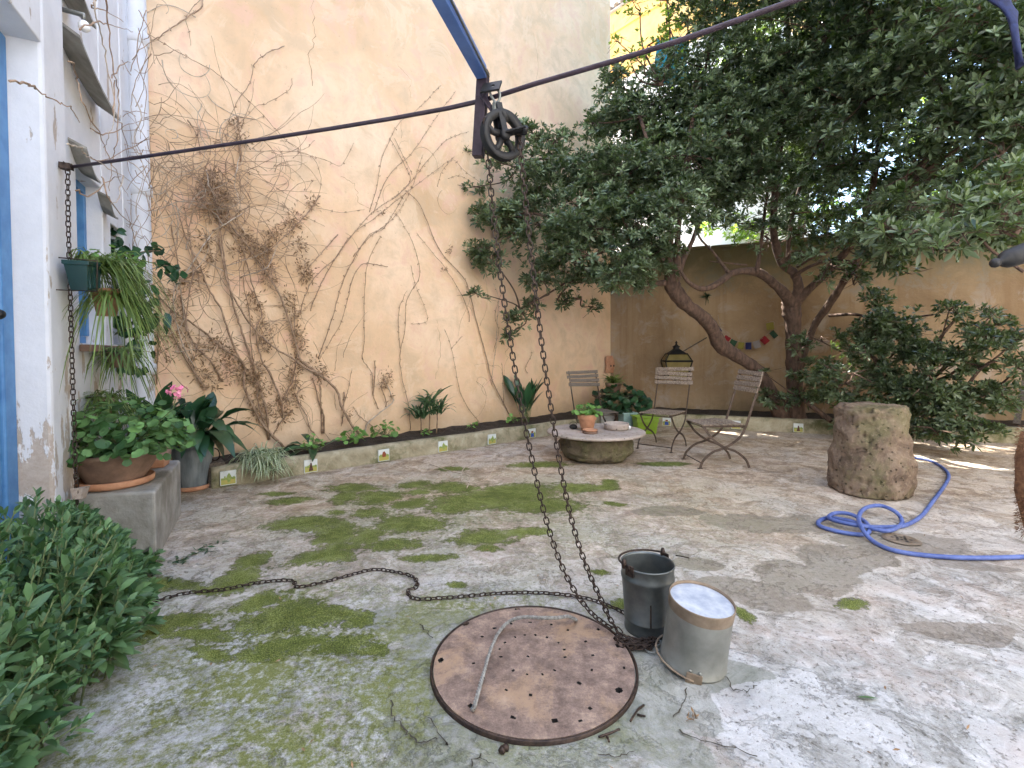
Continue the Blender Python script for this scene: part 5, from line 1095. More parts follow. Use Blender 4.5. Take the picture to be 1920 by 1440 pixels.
# sparse pale outer spray by the ochre cornice
crown(t1, [(1215, 85, 7.1, .28), (1180, 110, 7.1, .22), (1250, 40, 7.2, .25), (1160, 80, 7.1, .1), (1290, 60, 7.2, .4), (1200, 20, 7.4, .22), (1250, 0, 7.4, .3)], 300, .09, .034, M_LEAFY, tips=[at(1240, 160, 6.9)], name='outer_leaves', nleaf=7)
t2b = at(1492, 790, 7.7); t2 = root('upright_tree', (t2b.x, t2b.y, .18), 'upright many branched evergreen tree filling the upper right of the picture', 'tree', 'evergreen trees in the back bed')
tube_px(t2, 'trunk', [(1494, 800, 7.7, 36), (1491, 750, 7.7, 29), (1489, 700, 7.7, 26), (1488, 650, 7.68, 26), (1487, 607, 7.66, 28), (1484, 582, 7.65, 32), (1482, 565, 7.6, 30)], M_BARK, n=20, wob=.05)
tips2 = []
for pts in ([(1484, 572, 7.6, 24), (1471, 551, 7.5, 20), (1450, 531, 7.4, 17), (1428, 514, 7.3, 16), (1403, 508, 7.2, 14), (1374, 512, 7.1, 12), (1352, 527, 7.0, 12), (1329, 540, 6.9, 11), (1309, 540, 6.85, 9), (1288, 526, 6.8, 7), (1275, 505, 6.8, 5)],
            [(1484, 568, 7.6, 22), (1497, 545, 7.5, 17), (1491, 515, 7.4, 16), (1468, 495, 7.3, 15), (1455, 460, 7.2, 14), (1450, 420, 7.1, 13), (1456, 330, 7, 12), (1466, 230, 6.9, 13), (1474, 150, 6.8, 12), (1478, 80, 6.8, 8), (1470, -40, 6.7, 6)],
            [(1486, 575, 7.6, 20), (1503, 556, 7.5, 16), (1533, 527, 7.3, 14), (1573, 487, 7.0, 13), (1600, 450, 6.8, 11), (1630, 380, 6.5, 10), (1645, 290, 6.2, 9), (1650, 170, 5.9, 8), (1640, 60, 5.8, 6)],
            [(1500, 690, 7.7, 12), (1515, 640, 7.65, 12), (1530, 605, 7.6, 13), (1548, 580, 7.5, 13), (1567, 552, 7.4, 13), (1593, 510, 7.2, 13), (1613, 478, 7.0, 12), (1660, 420, 6.4, 11), (1720, 330, 5.6, 10), (1770, 220, 5.0, 9), (1810, 100, 4.7, 8)],
            [(1418, 512, 7.2, 9), (1424, 480, 7.1, 7), (1430, 430, 7.1, 6), (1440, 350, 7, 5)], [(1366, 512, 7.05, 7), (1350, 490, 7.1, 5), (1335, 470, 7.15, 4), (1311, 444, 7.2, 4), (1300, 400, 7.2, 3)], [(1400, 497, 7.2, 4), (1370, 494, 7.2, 3), (1330, 490, 7.2, 2.5)],
            [(1485, 520, 7.4, 9), (1512, 503, 7.2, 6), (1540, 492, 7.1, 5), (1580, 480, 7.0, 4)], [(1495, 500, 7.3, 7), (1520, 485, 7.1, 5), (1560, 470, 7.0, 4)], [(1478, 500, 7.3, 8), (1480, 440, 7.2, 7), (1500, 350, 7, 6), (1540, 260, 6.8, 5)],
            [(1700, 390, 5.0, 10), (1780, 400, 4.4, 8), (1850, 420, 3.9, 6), (1900, 440, 3.6, 5)], [(1760, 440, 3.7, 3), (1830, 445, 3.5, 4), (1860, 470, 3.4, 5), (1920, 510, 3.3, 6)], [(1555, 592, 7.4, 6), (1580, 590, 7.2, 6), (1607, 590, 7.0, 5), (1660, 600, 6.7, 4), (1750, 590, 6.4, 3)]):
    tube_px(t2, 'branch', pts, M_BARK, 4, n=10); tips2 += [at(x, y, Y) for x, y, Y, w in pts[3:]]
B2 = [(1400, 340, 6.8, .62), (1450, 130, 6.6, .9), (1450, 10, 6.6, .95), (1560, 60, 6, .95), (1530, 200, 6.4, .75), (1550, 340, 6.4, .45), (1490, 400, 6.6, .40), (1620, 190, 5.6, .72), (1680, 60, 5.2, .85), (1700, 330, 5.0, .42), (1640, 425, 5.4, .34), (1590, 470, 6.2, .32), (1540, 480, 6.4, .25), (1660, 470, 5.4, .2),
      (1780, 200, 4.8, .65), (1800, 40, 4.4, .7), (1880, 120, 4.3, .6), (1880, 290, 4.3, .5), (1760, 370, 4.2, .28), (1840, 390, 3.9, .30), (1900, 400, 3.8, .30), (1960, 100, 4.2, .7), (2000, 300, 4, .6), (1440, 450, 7.2, .3), (1400, 420, 7.3, .22), (1600, 300, 6.0, .4), (1620, -120, 5.6, .9), (1820, -120, 4.6, .8), (1430, -120, 6.6, .8)]
B2 += [(1450, 300, 7.2, .7), (1450, 180, 7.2, .9), (1600, 120, 7.0, .9), (1760, 300, 6.0, .7), (1760, 120, 6.2, .9), (1880, 300, 5.4, .75), (1700, 410, 6.0, .36), (1850, 410, 5.2, .40), (1500, 440, 7.2, .32), (1600, 430, 6.6, .4), (1900, 180, 5.4, .8), (1680, -60, 6.4, 1.0), (1900, -60, 5.4, 1.0), (2050, 200, 5, .9), (2100, 380, 4.6, .7), (1560, 300, 7.2, .5), (2200, 60, 5, 1.0), (2000, -100, 4.6, 1.0)]
B2 += [(1540, 525, 6.8, .18), (1600, 530, 6.6, .18), (1690, 505, 5.8, .16), (1400, 430, 7.4, .25), (1470, 380, 7.6, .4), (1550, 400, 7.4, .34), (1640, 380, 7.0, .34), (1720, 400, 6.4, .3), (1600, 330, 7.4, .35)]
B2 += [(1660, 470, 5.8, .28), (1720, 460, 5.2, .22), (1560, 500, 6.6, .24), (1810, 440, 4.8, .26), (1880, 440, 4.6, .26), (1500, 470, 7.2, .22), (1610, 500, 6.2, .2)]
B2 += [(1300, -150, 6.5, 1.1), (1450, -300, 5.5, 1.2), (1650, -300, 4.8, 1.2), (1850, -300, 4.2, 1.1), (1300, -400, 6, 1.1), (2050, -300, 4, 1.1), (1560, -200, 7.5, 1.2)]
B2 += [(1360, 300, 8.3, .9), (1440, 250, 8.5, 1.0), (1520, 260, 8.4, .7), (1620, 220, 8.2, .9), (1290, 250, 8.3, .6), (1500, 90, 8.4, 1.0), (1660, 100, 8, 1.0), (1380, 150, 8.4, .8)]
crown(t2, B2, 820, .100, .034, M_LEAFT, tips=tips2, clear=shaft, name='foliage')
crown(t2, [(1720, 432, 3.5, .13), (1665, 428, 3.6, .10), (1800, 440, 3.4, .16), (1850, 425, 3.4, .14), (1900, 400, 3.3, .14), (1760, 455, 3.3, .06), (1880, 345, 3.6, .15), (1790, 380, 3.7, .16)], 1500, .105, .034, M_LEAFT, tips=[at(1850, 420, 3.6), at(1780, 420, 3.9)], single=300, name='near_foliage', nleaf=8)
sh_ = root('low_shrub', (at(1730, 840, 6.4).x, 6.5, .15), 'dark spreading evergreen shrub behind the sandstone drum', 'shrub')
for pts in ([(1720, 800, 6.8, 12), (1690, 740, 6.8, 9), (1650, 680, 6.7, 7), (1600, 650, 6.6, 5)], [(1730, 800, 6.8, 12), (1740, 720, 6.5, 9), (1760, 640, 6.3, 6), (1800, 590, 6.2, 4)], [(1740, 810, 6.7, 10), (1790, 760, 6.2, 8), (1840, 690, 5.9, 5), (1900, 670, 5.7, 4)], [(1560, 790, 7.0, 10), (1520, 760, 7.2, 9), (1500, 740, 7.4, 7)]): tube_px(sh_, 'branch', pts, M_BARK, 4)
crown(sh_, [(1640, 560, 6.8, .2), (1540, 640, 6.9, .26), (1580, 720, 6.7, .32), (1530, 700, 7.0, .22), (1640, 620, 6.6, .3), (1700, 650, 6.5, .3), (1660, 740, 6.5, .35), (1600, 780, 6.8, .22), (1880, 740, 5.7, .2), (1860, 610, 6.0, .2), (1900, 640, 5.8, .2), (1555, 690, 6.6, .30), (1620, 645, 6.6, .33), (1700, 605, 6.4, .28), (1650, 690, 6.5, .36), (1780, 580, 6.2, .17), (1860, 590, 6.2, .10), (1740, 650, 6.4, .30), (1720, 730, 6.2, .40), (1790, 745, 6.0, .40), (1760, 800, 5.95, .28), (1820, 800, 5.8, .24), (1850, 640, 5.8, .24), (1905, 690, 5.6, .22), (1500, 650, 7.1, .14), (1450, 745, 7.5, .20), (1505, 745, 7.4, .20), (1433, 700, 7.3, .07), (1590, 750, 6.9, .2), (1680, 780, 6.6, .3), (1760, 815, 5.8, .26), (1700, 800, 6.1, .25), (1830, 815, 5.6, .2), (1650, 610, 6.5, .3), (1600, 700, 6.4, .3), (1740, 700, 6.0, .4), (1810, 680, 6.0, .25), (1850, 750, 5.9, .25)],
      1150, .095, .034, M_LEAFT, tips=[at(1650, 690, 6.7), at(1740, 720, 6.5), at(1790, 760, 6.3), at(1500, 745, 7.4)], young=.03, clear=shaft)
nb = root('neighbour_tree', at(1500, 400, 12), 'sunlit pale green tree growing beyond the back wall', 'tree')
MB().tube([Vector((7.0, 11.8, 0)), Vector((6.9, 11.8, 3)), Vector((7.2, 11.6, 6))], [.16, .12, .06], 10).build('trunk', M_BARK, nb)
crown(nb, [(1400, 425, 11, .6), (1330, 425, 11, .3), (1560, 380, 11, .9), (1700, 360, 10.5, 1.0), (1820, 400, 10, .8), (1460, 250, 11.5, .9), (1620, 180, 11.5, 1.0), (1760, 220, 11, 1.0), (1440, 440, 10.4, .4), (1500, 330, 11, .6)], 240, .13, .055, M_LEAFY, tips=[Vector((6.9, 11.8, 4)), Vector((7.2, 11.6, 6))], nleaf=7)

# ================================================================ FAR BUILDINGS
E = at(1141, 36, 14.0); ED = Vector((.65, -.76, 0)).normalized(); EN = Vector((-ED.y, ED.x, 0)); EN = -EN if EN.dot(Vector((0, -1, 0))) < 0 else EN
fb = root('far_house', (E.x, E.y, 0), 'pale far house with ochre cornice and tiled eave behind the trees', 'house')
def ebox(name, t0, t1, o0, o1, z0, z1, m):
    q = [E+ED*t0+EN*o1, E+ED*t1+EN*o1, E+ED*t1+EN*o0, E+ED*t0+EN*o0]
    if (q[1]-q[0]).cross(q[3]-q[0]).z < 0: q = q[::-1]
    o = MB().hexa([Vector((x.x, x.y, z0)) for x in q]+[Vector((x.x, x.y, z1)) for x in q]).build(name, m, fb); return o
ez = E.z
ebox('wall', 0, 4.3, -3, 0, -.1, ez-1.9, M_PALE); ebox('cornice', -.05, 4.3, -3, .10, ez-.55, ez, M_OCHRE); ebox('cornice', -.02, 4.3, -3, .05, ez-1.3, ez-.553, M_OCHRE); ebox('cornice', -.05, 4.3, -3, .12, ez-1.42, ez-1.303, M_OCHRE); ebox('cornice', -.02, 4.3, -3, .04, ez-1.897, ez-1.423, M_OCHRE)
tmesh = MB(); K = 6; V = []
for i in range(K+1):
    a = math.pi*i/K
    for y in (0, .6): V.append((.10*math.cos(a), y, .09*math.sin(a)))
for i in range(K+1):
    a = math.pi*i/K
    for y in (0, .6): V.append((.083*math.cos(a), y, .073*math.sin(a)))
tmesh.add(V, [(2*i, 2*i+1, 2*i+3, 2*i+2) for i in range(K)]+[(14+2*i, 16+2*i, 17+2*i, 15+2*i) for i in range(K)]+[(2*i, 2*i+2, 16+2*i, 14+2*i) for i in range(K)], 0, True)
t0 = tmesh.build('roof_tile', M_ROOF, None); tme = t0.data; bpy.data.objects.remove(t0)
ang = math.atan2(ED.y, ED.x)
for i in range(20):
    for r_ in range(3):
        M = Matrix.Translation(E+ED*(.0+i*.215)+EN*(.22-r_*.42)+Vector((0, 0, .06+r_*.12))) @ RZ(math.atan2(-EN.y, -EN.x)-math.pi/2) @ Matrix.Rotation(math.radians(16), 4, 'X')
        link('roof_tile', tme, fb, M)
ebox('roof', -.02, 4.3, -3, .18, ez+.003, ez+.05, M_ROOF)
# low tiled shed roof just beyond the wall
sc0 = at(1310, 440, 10.6); sd0 = root('shed_roof', (sc0.x, sc0.y, 3.2), 'low sunlit tiled shed roof seen between the branches', 'shed')
MB().box((4.9, 10.9, 1.55), (2.6, 1.4, 3.1), None).build('wall', M_PALE, sd0)
for i in range(12):
    for r_ in range(3):
        link('roof_tile', tme, sd0, T(3.75+i*.21, 10.0+r_*.52, 3.22+r_*.16) @ Matrix.Rotation(math.radians(17), 4, 'X'))
# teal cloth drying beyond the branches
tc = at(1262, 70, 8.6); m = MB(); V = [tc+Vector((i*.09-.3+.02*math.sin(j), .05*math.sin(i*1.4+j*.5), -j*.10-.03*math.sin(i*.8))) for j in range(9) for i in range(7)]
o = m.add(V, [(j*7+i, j*7+i+1, j*7+i+8, j*7+i+7) for j in range(8) for i in range(6)], 0, True).build('teal_cloth', simple('teal_cloth', (.03, .32, .40), (.05, .42, .50), 10, .9)); tag(o, 'teal cloth hanging high up behind the tree leaves', 'cloth')

# ================================================================ FOREGROUND BUSH
bb = root('leafy_bush', (-1.95, 2.1, 0), 'dense leafy green bush filling the lower left corner', 'bush')
sh = []
edge = [(-2.25, 2.95), (-1.95, 2.55), (-1.72, 2.2), (-1.52, 1.75), (-1.42, 1.4), (-1.30, 1.05), (-1.2, .8)]
def xedge(y):
    e_ = sorted(edge, key=lambda q: q[1])
    return float(np.interp(y, [q[1] for q in e_], [q[0] for q in e_]))
st_ = MB(); Ps = []; Ax = []
for k in range(660):
    y = R.uniform(.75, 2.95); xe = xedge(y); xw = -1.239-.49*y+.02; x = xe-(xe-xw)*R.random()**.8 if xe > xw else xw
    dd = min(1, (xe-x)/.35); top = (.14+.52*math.sqrt(max(0, dd)))*(1.0 if y > 1.4 else .92)
    h = top*(.45+.6*R.random()); lean = Vector((R.gauss(.12, .12), R.gauss(-.05, .1), 0))*(.6+h)
    b = Vector((x-.05, y, 0)); t = b+lean*.8+Vector((0, 0, h))
    if t.z < .06: t.z = .06
    if t.x > xe+.06: t.x = xe+.06*R.random()
    qx = 960+900*t.x/t.y; lim = float(np.interp(qx, [0, 60, 130, 170, 215, 240, 270, 290], [930, 920, 940, 965, 1000, 1045, 1190, 1245])); zl = H-(lim-660)/900*t.y
    if t.z > zl: t.z = max(.05, zl-.1*R.random()*zl)
    if qx > 285: continue
    st_.tube([b, (b+t)*.5+Vector((0, 0, .03)), t], [.004, .0035, .0025], 4); sh.append((b, t))
o = st_.build('stems', M_STALK, bb); o['kind'] = 'stuff'
P = []; D = []; N = []; Lg = []
for b, t in sh:
    ax_ = (t-b).normalized(); u = ax_.orthogonal().normalized(); v = ax_.cross(u); nl = R.randint(10, 15); sz = R.uniform(.045, .098)
    for i in range(nl):
        f = 1-(i/nl)**1.3*.65; p = b.lerp(t, f); ph = i*2.4+t.x*30; e_ = .35+1.05*(i/nl)+R.gauss(0, .15); rdv = u*math.cos(ph)+v*math.sin(ph)
        d = ax_*math.cos(e_)+rdv*math.sin(e_); n_ = ax_*math.sin(e_)-rdv*math.cos(e_)+Vector((0, 0, .3)); P.append(p); D.append(d); N.append(n_); Lg.append(sz*(.55+.65*math.sin(min(1, (i+1)/nl*1.3)*2.2))*R.uniform(.8, 1.1))
P = np.array([list(p) for p in P]); D = np.array([list(p) for p in D]); N = np.array([list(p) for p in N]); Lg = np.array(Lg)
k = P[:, 2] > .012; leaves('foliage', M_BUSH, bb, P[k], D[k], N[k], Lg[k], Lg[k]*.36, 'oval', .22, .3, single=300)

# ================================================================ LEFT POTS AND PLANTS
hB2 = hB+.004
q = at(218, 897, 3.15); gb = root('geranium_bowl', (q.x, q.y, hB2), 'wide stained terracotta bowl of geranium on the concrete block', 'flower pot')
MB().lathe([(.001, 0), (.185, 0), (.205, .01), (.208, .045), (.2, .05), (.19, .02), (.001, .016)], T(q.x, q.y, hB2), 40, wob=.01).build('saucer', M_TERRA, gb)
pot(gb, (q.x, q.y, hB2+.022), [(.15, 0), (.155, .01), (.20, .09), (.245, .17), (.252, .175), (.252, .195), (.246, .2)], M_TERRAD, .014)
q2 = at(238, 790, 3.15); round_leaves(gb, 'foliage', M_GERA, (q.x+.03, q.y+.02, hB+.20), .38, .36, 560, .066, single=250)
fc = at(333, 731, 3.05); fr = MB()
fr.tube([Vector((q.x+.1, q.y, hB+.25)), fc+Vector((-.03, 0, -.12)), fc], [.0035, .003, .0025], 5)
fr.build('flower_stalk', M_STALK, gb); fl2 = MB()
for k in range(26):
    d = Vector((R.gauss(0, 1), R.gauss(0, 1), R.gauss(0, .8))).normalized(); c = fc+d*.042+Vector((R.gauss(0, .008), 0, -.01))
    for j in range(5):
        u = d.orthogonal().normalized(); v = d.cross(u); a = j*1.257+k; pd = (u*math.cos(a)+v*math.sin(a)); w_ = d.cross(pd)
        fl2.add([c, c+pd*.009+w_*.006+d*.003, c+pd*.015+d*.005, c+pd*.009-w_*.006+d*.003], [(0, 1, 2, 3)], 0, True)
fl2.build('flower_head', M_PINK, gb)
q = at(298, 862, 3.65); tbk = bevel(MB().box((q.x, q.y, hB2+.03), (.10, .16, .06), RZ(.4)).build('terracotta_brick', M_TERRA), .006); tag(tbk, 'small terracotta brick on the far end of the concrete block', 'brick')
q = at(146, 905, 3.0); o = MB().box((fp(150, 902, .07).x, fp(150, 902, .07).y, hB2+.05), (.05, .07, .07), RZ(.5), jit=.012).build('limestone_lump', M_STONE3); tag(o, 'pale stone lump wedged between the pier and the bowl', 'stone')
# aspidistra in the grey pot
q = g(350, 922); gp = root('aspidistra_pot', (q.x, q.y+.1, 0), 'large dark aspidistra in a grey blue pot on a terracotta saucer', 'flower pot'); qc = (q.x, q.y+.1, .004)
MB().lathe([(.001, 0), (.13, 0), (.14, .008), (.142, .04), (.135, .042), (.13, .012), (.001, .01)], T(*qc), 32).build('saucer', M_TERRA, gp)
pot(gp, (qc[0], qc[1], .018), [(.105, 0), (.11, .01), (.165, .30), (.175, .34), (.178, .40), (.17, .41)], M_GPOT, .012)
def aspi(rt, c, n, L, w, spread, up_, bias=(0, 0, 0), droop=.35, single=60):
    c = np.array(c); d = RN.randn(n, 3); d[:, 2] = 0; d = nrm(d)*spread*RN.uniform(.35, 1, (n, 1)); d[:, 2] = up_*RN.uniform(.5, 1.2, n); d += np.array(bias); d = nrm(d)
    base = c+RN.uniform(-.06, .06, (n, 3))*np.array([1, 1, 0]); st = RN.uniform(.08, .22, n)[:, None]*L/.4; P = base+d*st
    m_ = MB()
    for i in range(n): m_.tube([Vector(base[i]), Vector(P[i])], .004, 5)
    o = m_.build('stalks', M_STALK, rt); o['kind'] = 'stuff'
    N = nrm(np.array([[0, 0, 1.]])-d*d[:, 2:3]+RN.randn(n, 3)*.25); leaves('leaf_mass', M_ASPI, rt, P, d, N, L*RN.uniform(.7, 1.15, n), w*RN.uniform(.8, 1.15, n), 'asp', droop*RN.uniform(.4, 1.4, n), .35, single=single)
aspi(gp, (qc[0], qc[1], .42), 74, .50, .135, 1.1, .85, (.05, -.30, 0), .65)
q = wp(590, 842, .45); q = Vector((q.x, q.y, .19)); a2 = root('aspidistra', q, 'small aspidistra with drooping leaves above the robed figure tile', 'plant', 'aspidistras in the raised bed'); aspi(a2, q, 10, .36, .09, 1.1, .4, (0, -.1, 0), .6, 9)
round_leaves(a2, 'weeds', M_FRESH, (q.x+.02, q.y-.08, q.z+.06), .10, .13, 40, .055, single=40)
q = wp(985, 793, .40); q = Vector((q.x, q.y, .19)); a3 = root('aspidistra', q, 'tall dark aspidistra near the wall corner behind the chain', 'plant', 'aspidistras in the raised bed'); aspi(a3, q, 26, .62, .11, .55, 1.2, (0, 0, 0), .25, 24)
for (x, y, s_, lb, ct_, pts) in ((660, 835, .15, 'low bright green weed with round leaves left of the second weed', 'plant', 34), (722, 830, .17, 'low bright green weed growing above the rider tile', 'plant', 36), (887, 806, .07, 'tiny pale weed at the foot of the peach wall', 'plant', 16), (962, 792, .09, 'small bright weed in front of the tall aspidistra', 'plant', 20), (800, 825, .06, 'tiny green sprout at the foot of the dracaena', 'plant', 12)):
    q = wp(x, y, .38); rt = root('weed', (q.x, q.y, .18), lb, ct_, 'weeds in the raised bed'); round_leaves(rt, 'foliage', M_FRESH, (q.x, q.y, .18+s_*.4), s_, s_*1.1, pts, .035+s_*.22, single=pts)
q = wp(808, 812, .3); dc_ = root('dracaena', (q.x, q.y, .18), 'slender dracaena with narrow arching leaves against the peach wall', 'plant')
for (dx, h) in ((-.12, .34), (-.02, .50), (.07, .38)):
    b = Vector((q.x+dx, q.y+dx*.6, .17)); t = b+Vector((dx*.15, 0, h)); MB().tube([b, (b+t)/2+Vector((.01, 0, 0)), t], [.011, .009, .008], 7).build('cane', M_VINE, dc_)
    strap_plant(dc_, 'leaf_mass', M_DRAC, t-Vector((0, 0, .10)), 34, .52, .034, .8, 1.0, .55, 'strap', single=34, rad=.07)
q = g(470, 905); qs = KA+dk*.45-nk*.05; sp1 = root('spider_plant', (qs.x, qs.y, .2), 'variegated spider plant spilling over the left end of the kerb', 'plant')
strap_plant(sp1, 'leaf_mass', M_VARI, (qs.x, qs.y, .24), 330, .34, .014, 1.1, .75, .95, 'strap', single=200, rad=.14, bias=(.12, -.22, 0))
strap_plant(sp1, 'leaf_mass', M_VARI, (qs.x+.1, qs.y-.1, .14), 90, .20, .012, 1.1, .5, .8, 'strap', single=60, rad=.10, bias=(.1, -.2, 0))
q = g(390, 915); ib = root('iron_block', (q.x, q.y, 0), 'dark square drain block with an iron loop left of the kerb', 'drain')
bevel(MB().box((q.x-.03, q.y+.15, .12), (.14, .30, .24), RZ(.7)).build('body', M_WOODD, ib), .01)
MB().tube([(q.x+.0+.045*math.cos(t), q.y+.12, .30+.06*math.sin(t)) for t in np.linspace(0, 2*math.pi, 18)], .006, 6).build('loop', M_IRON, ib)
# trough hanging on the pier
c = fp(158, 516, .10); tr = root('trough_planter', c, 'dark green plastic trough hung on the pier with trailing strap leaves', 'planter'); TM = Matrix.Translation(c) @ RZ(math.atan2(HD.y, HD.x)) @ Matrix.Rotation(-.12, 4, 'Y')
V = []
for a, b, z in ((.10, .038, -.09), (.13, .052, .055), (.135, .06, .058), (.135, .06, .08), (.12, .046, .08), (.10, .03, -.05)): V += [TM @ Vector((x*a, y*b, z)) for x, y in ((-1, -1), (1, -1), (1, 1), (-1, 1))]
Fc = [(i*4+k, i*4+(k+1) % 4, i*4+4+(k+1) % 4, i*4+4+k) for i in range(5) for k in range(4)]+[(3, 2, 1, 0), (20, 21, 22, 23)]
bevel(MB().add(V, Fc).build('trough', M_DGREEN, tr), .006)
for x in (-.12, 0, .12): MB().box((0, 0, 0), (.012, .010, .12)).build('rib', M_DGREEN, tr, TM @ T(x*.7, -.046, -.015))
MB().tube([TM @ Vector(p) for p in ((-.1, .08, .09), (-.1, -.09, .085), (-.1, -.08, -.09), (-.1, .12, -.09))], .004, 6).build('hanger', M_IRON, tr)
ct_ = c+HD*.22+Vector((0, 0, .08))
strap_plant(tr, 'leaf_mass', M_SPID, ct_, 330, .42, .011, .6, .7, 1.35, 'strap', single=160, rad=.12, bias=(.35, .25, 0))
round_leaves(tr, 'foliage', M_FRESH, (ct_.x+.03, ct_.y+.1, ct_.z+.03), .16, .12, 90, .04, single=50)
c = fp(180, 560, .14)+HD*.2; hp2 = root('hanging_pot', c, 'terracotta hanging pot under the green trough with pale trailing leaves', 'flower pot')
MB().lathe([(.001, -.09), (.05, -.09), (.075, .05), (.08, .055), (.08, .08), (.07, .08), (.065, 0), (.001, 0)], Matrix.Translation(c), 24).build('pot', M_TERRA, hp2)
strap_plant(hp2, 'leaf_mass', M_SPID, c+Vector((0.03, 0, .05)), 150, .40, .010, .8, .3, 1.5, 'strap', single=70, rad=.06, bias=(.2, 0, 0))
for (x, y, Y, n, lb) in ((220, 660, 3.7, 130, 'upper pale trailing plant hung beside the blue window'), (200, 745, 3.5, 120, 'lower pale trailing plant behind the geranium bowl')):
    c = at(x, y, Y); rt = root('trailing_plant', c, lb, 'plant', 'trailing plants on the house front'); strap_plant(rt, 'leaf_mass', M_SPID, c, n, .36, .011, .9, .4, 1.4, 'strap', single=60, rad=.09)
    MB().lathe([(.001, -.12), (.05, -.12), (.07, 0), (.06, 0), (.001, -.02)], Matrix.Translation(c), 20).build('pot', M_TERRAD, rt)
    MB().tube([c+Vector((0, 0, -.02)), c-HN*.3+Vector((0, 0, .05))], .006, 6).build('bracket', M_IRON, rt)
iv = root('ivy', at(265, 560, 4.3), 'dark ivy sprays hanging in front of the drainpipe', 'plant')
m = MB(); P = []; 
for (x0, y0, x1, y1) in ((190, 410, 200, 480), (200, 440, 235, 470), (220, 500, 300, 470), (240, 520, 290, 560), (225, 560, 300, 590), (230, 600, 310, 600), (250, 480, 280, 640), (215, 615, 275, 660), (300, 500, 330, 520), (170, 700, 250, 690), (260, 690, 180, 720), (240, 540, 262, 600), (210, 600, 262, 635)):
    a = at(x0, y0, 4.2); b = at(x1, y1, 4.15); mm = (a+b)/2+Vector((0, 0, .05)); pth = smooth_pts([a, mm, b], 6); m.tube(pth, .004, 5)
    for p in pth[::1]:
        for _ in range(2): P.append(list(p+Vector((R.gauss(0, .03), R.gauss(0, .03), R.gauss(0, .03)))))
m.build('stem', M_VINE, iv); P = np.array(P); n = len(P); leaves('leaf_mass', M_ASPI, iv, P, nrm(rndu(n)+np.array([[0, -.3, -.4]])), rndu(n)+np.array([[0, -.8, .3]]), RN.uniform(.06, .10, n), RN.uniform(.05, .075, n), 'oval', .2, .2, single=min(n, 200))
# leaf mass behind geranium (second aspidistra against the pipe)
q = at(285, 800, 4.1); a4 = root('aspidistra', (q.x, q.y, .44), 'upright aspidistra behind the pink flower on the block', 'plant', 'aspidistras by the block')
aspi(a4, (q.x, q.y, .55), 16, .40, .10, .7, .9, (0, 0, 0), .3, 16); MB().lathe([(.001, .0), (.10, 0), (.14, .55), (.13, .55), (.001, .5)], T(q.x, q.y, 0), 24).build('pot', M_TERRAD, a4)

# ================================================================ RIGHT EDGE THINGS
m = MB(); L1 = [(1850, -40, 60), (1872, 0, 60), (1893, 20, 50), (1900, 45, 22), (1904, 70, 26), (1908, 100, 40), (1912, 125, 44)]
V = []; n_ = 0
Pc = smooth_pts([at(x, y, 2.2+.04*math.sin(i)) for i, (x, y, w) in enumerate(L1)], 4); Wc = np.interp(np.linspace(0, 6, len(Pc)), range(7), [w/2/900*2.2 for _, _, w in L1])
for i, p in enumerate(Pc):
    tw_ = .2+i*.05
    for j in range(12):
        a = 2*math.pi*j/12; V.append(p+Vector((math.cos(a)*Wc[i]*math.cos(tw_)-math.sin(a)*.008, math.cos(a)*Wc[i]*.4*math.sin(tw_)+math.sin(a)*.01, .004*math.sin(3*a+i))))
K = len(Pc); Fc = [(i*12+j, i*12+(j+1) % 12, (i+1)*12+(j+1) % 12, (i+1)*12+j) for i in range(K-1) for j in range(12)]+[tuple((K-1)*12+j for j in range(12))]
o = m.add(V, Fc, 0, True).build('navy_cloth', M_CLOTH); tag(o, 'twisted navy cloth strap hanging at the top right edge', 'cloth')
fn = root('parasol_end', at(1868, 494, 2.4), 'dark pole end with a round ball finial at the right edge', 'pole')
a = at(1866, 493, 2.4); b = at(1882, 488, 2.4); c = at(1990, 450, 2.35)
MB().lathe([(.001, -.024), (.014, -.02), (.023, -.006), (.023, .006), (.014, .02), (.001, .024)], Matrix.Translation(a), 20).build('ball', M_BLACK, fn)
MB().tube(smooth_pts([a, b, at(1900, 482, 2.4), c], 4), [.008, .010, .012, .016, .03, .038, .042, .045, .047, .05, .052, .054, .055], 14).build('pole', M_BLACK, fn)
cb = at(1925, 905, 2.3); cr_ = root('coir_bundle', cb, 'shaggy brown coir edge at the right border of the picture', 'mat')
MB().tube([at(1932, 810, 2.3), at(1929, 860, 2.3), at(1929, 920, 2.3), at(1938, 1000, 2.3)], [.03, .045, .048, .03], 14, wob=.1).build('core', M_COIR, cr_)
n = 2600; tt = RN.rand(n); base = np.array([list(at(1930, 812+185*t_, 2.3)) for t_ in tt]); d = rndu(n); leaves('fibres', M_COIR, cr_, base+d*.04, d, rndu(n), RN.uniform(.01, .022, n), .003, 'tiny', .2, .1)
for (x0, y0, x1, y1, lb) in ((1905, 835, 1925, 700, 'upright wooden stake leaning on the back wall at the right edge'), (1800, 715, 1905, 770, 'slanting wooden plank behind the shrub by the back wall')):
    a = bw(x0, y0, .55); b = bw(x1, y1, .25); a.z = max(a.z, .22); d = b-a; o = MB().box((0, 0, 0), (.07, .03, d.length)).build('wooden_stake', M_WOODD, None, Matrix.Translation((a+b)/2) @ d.to_track_quat('Z', 'Y').to_matrix().to_4x4()); tag(o, lb, 'stake')
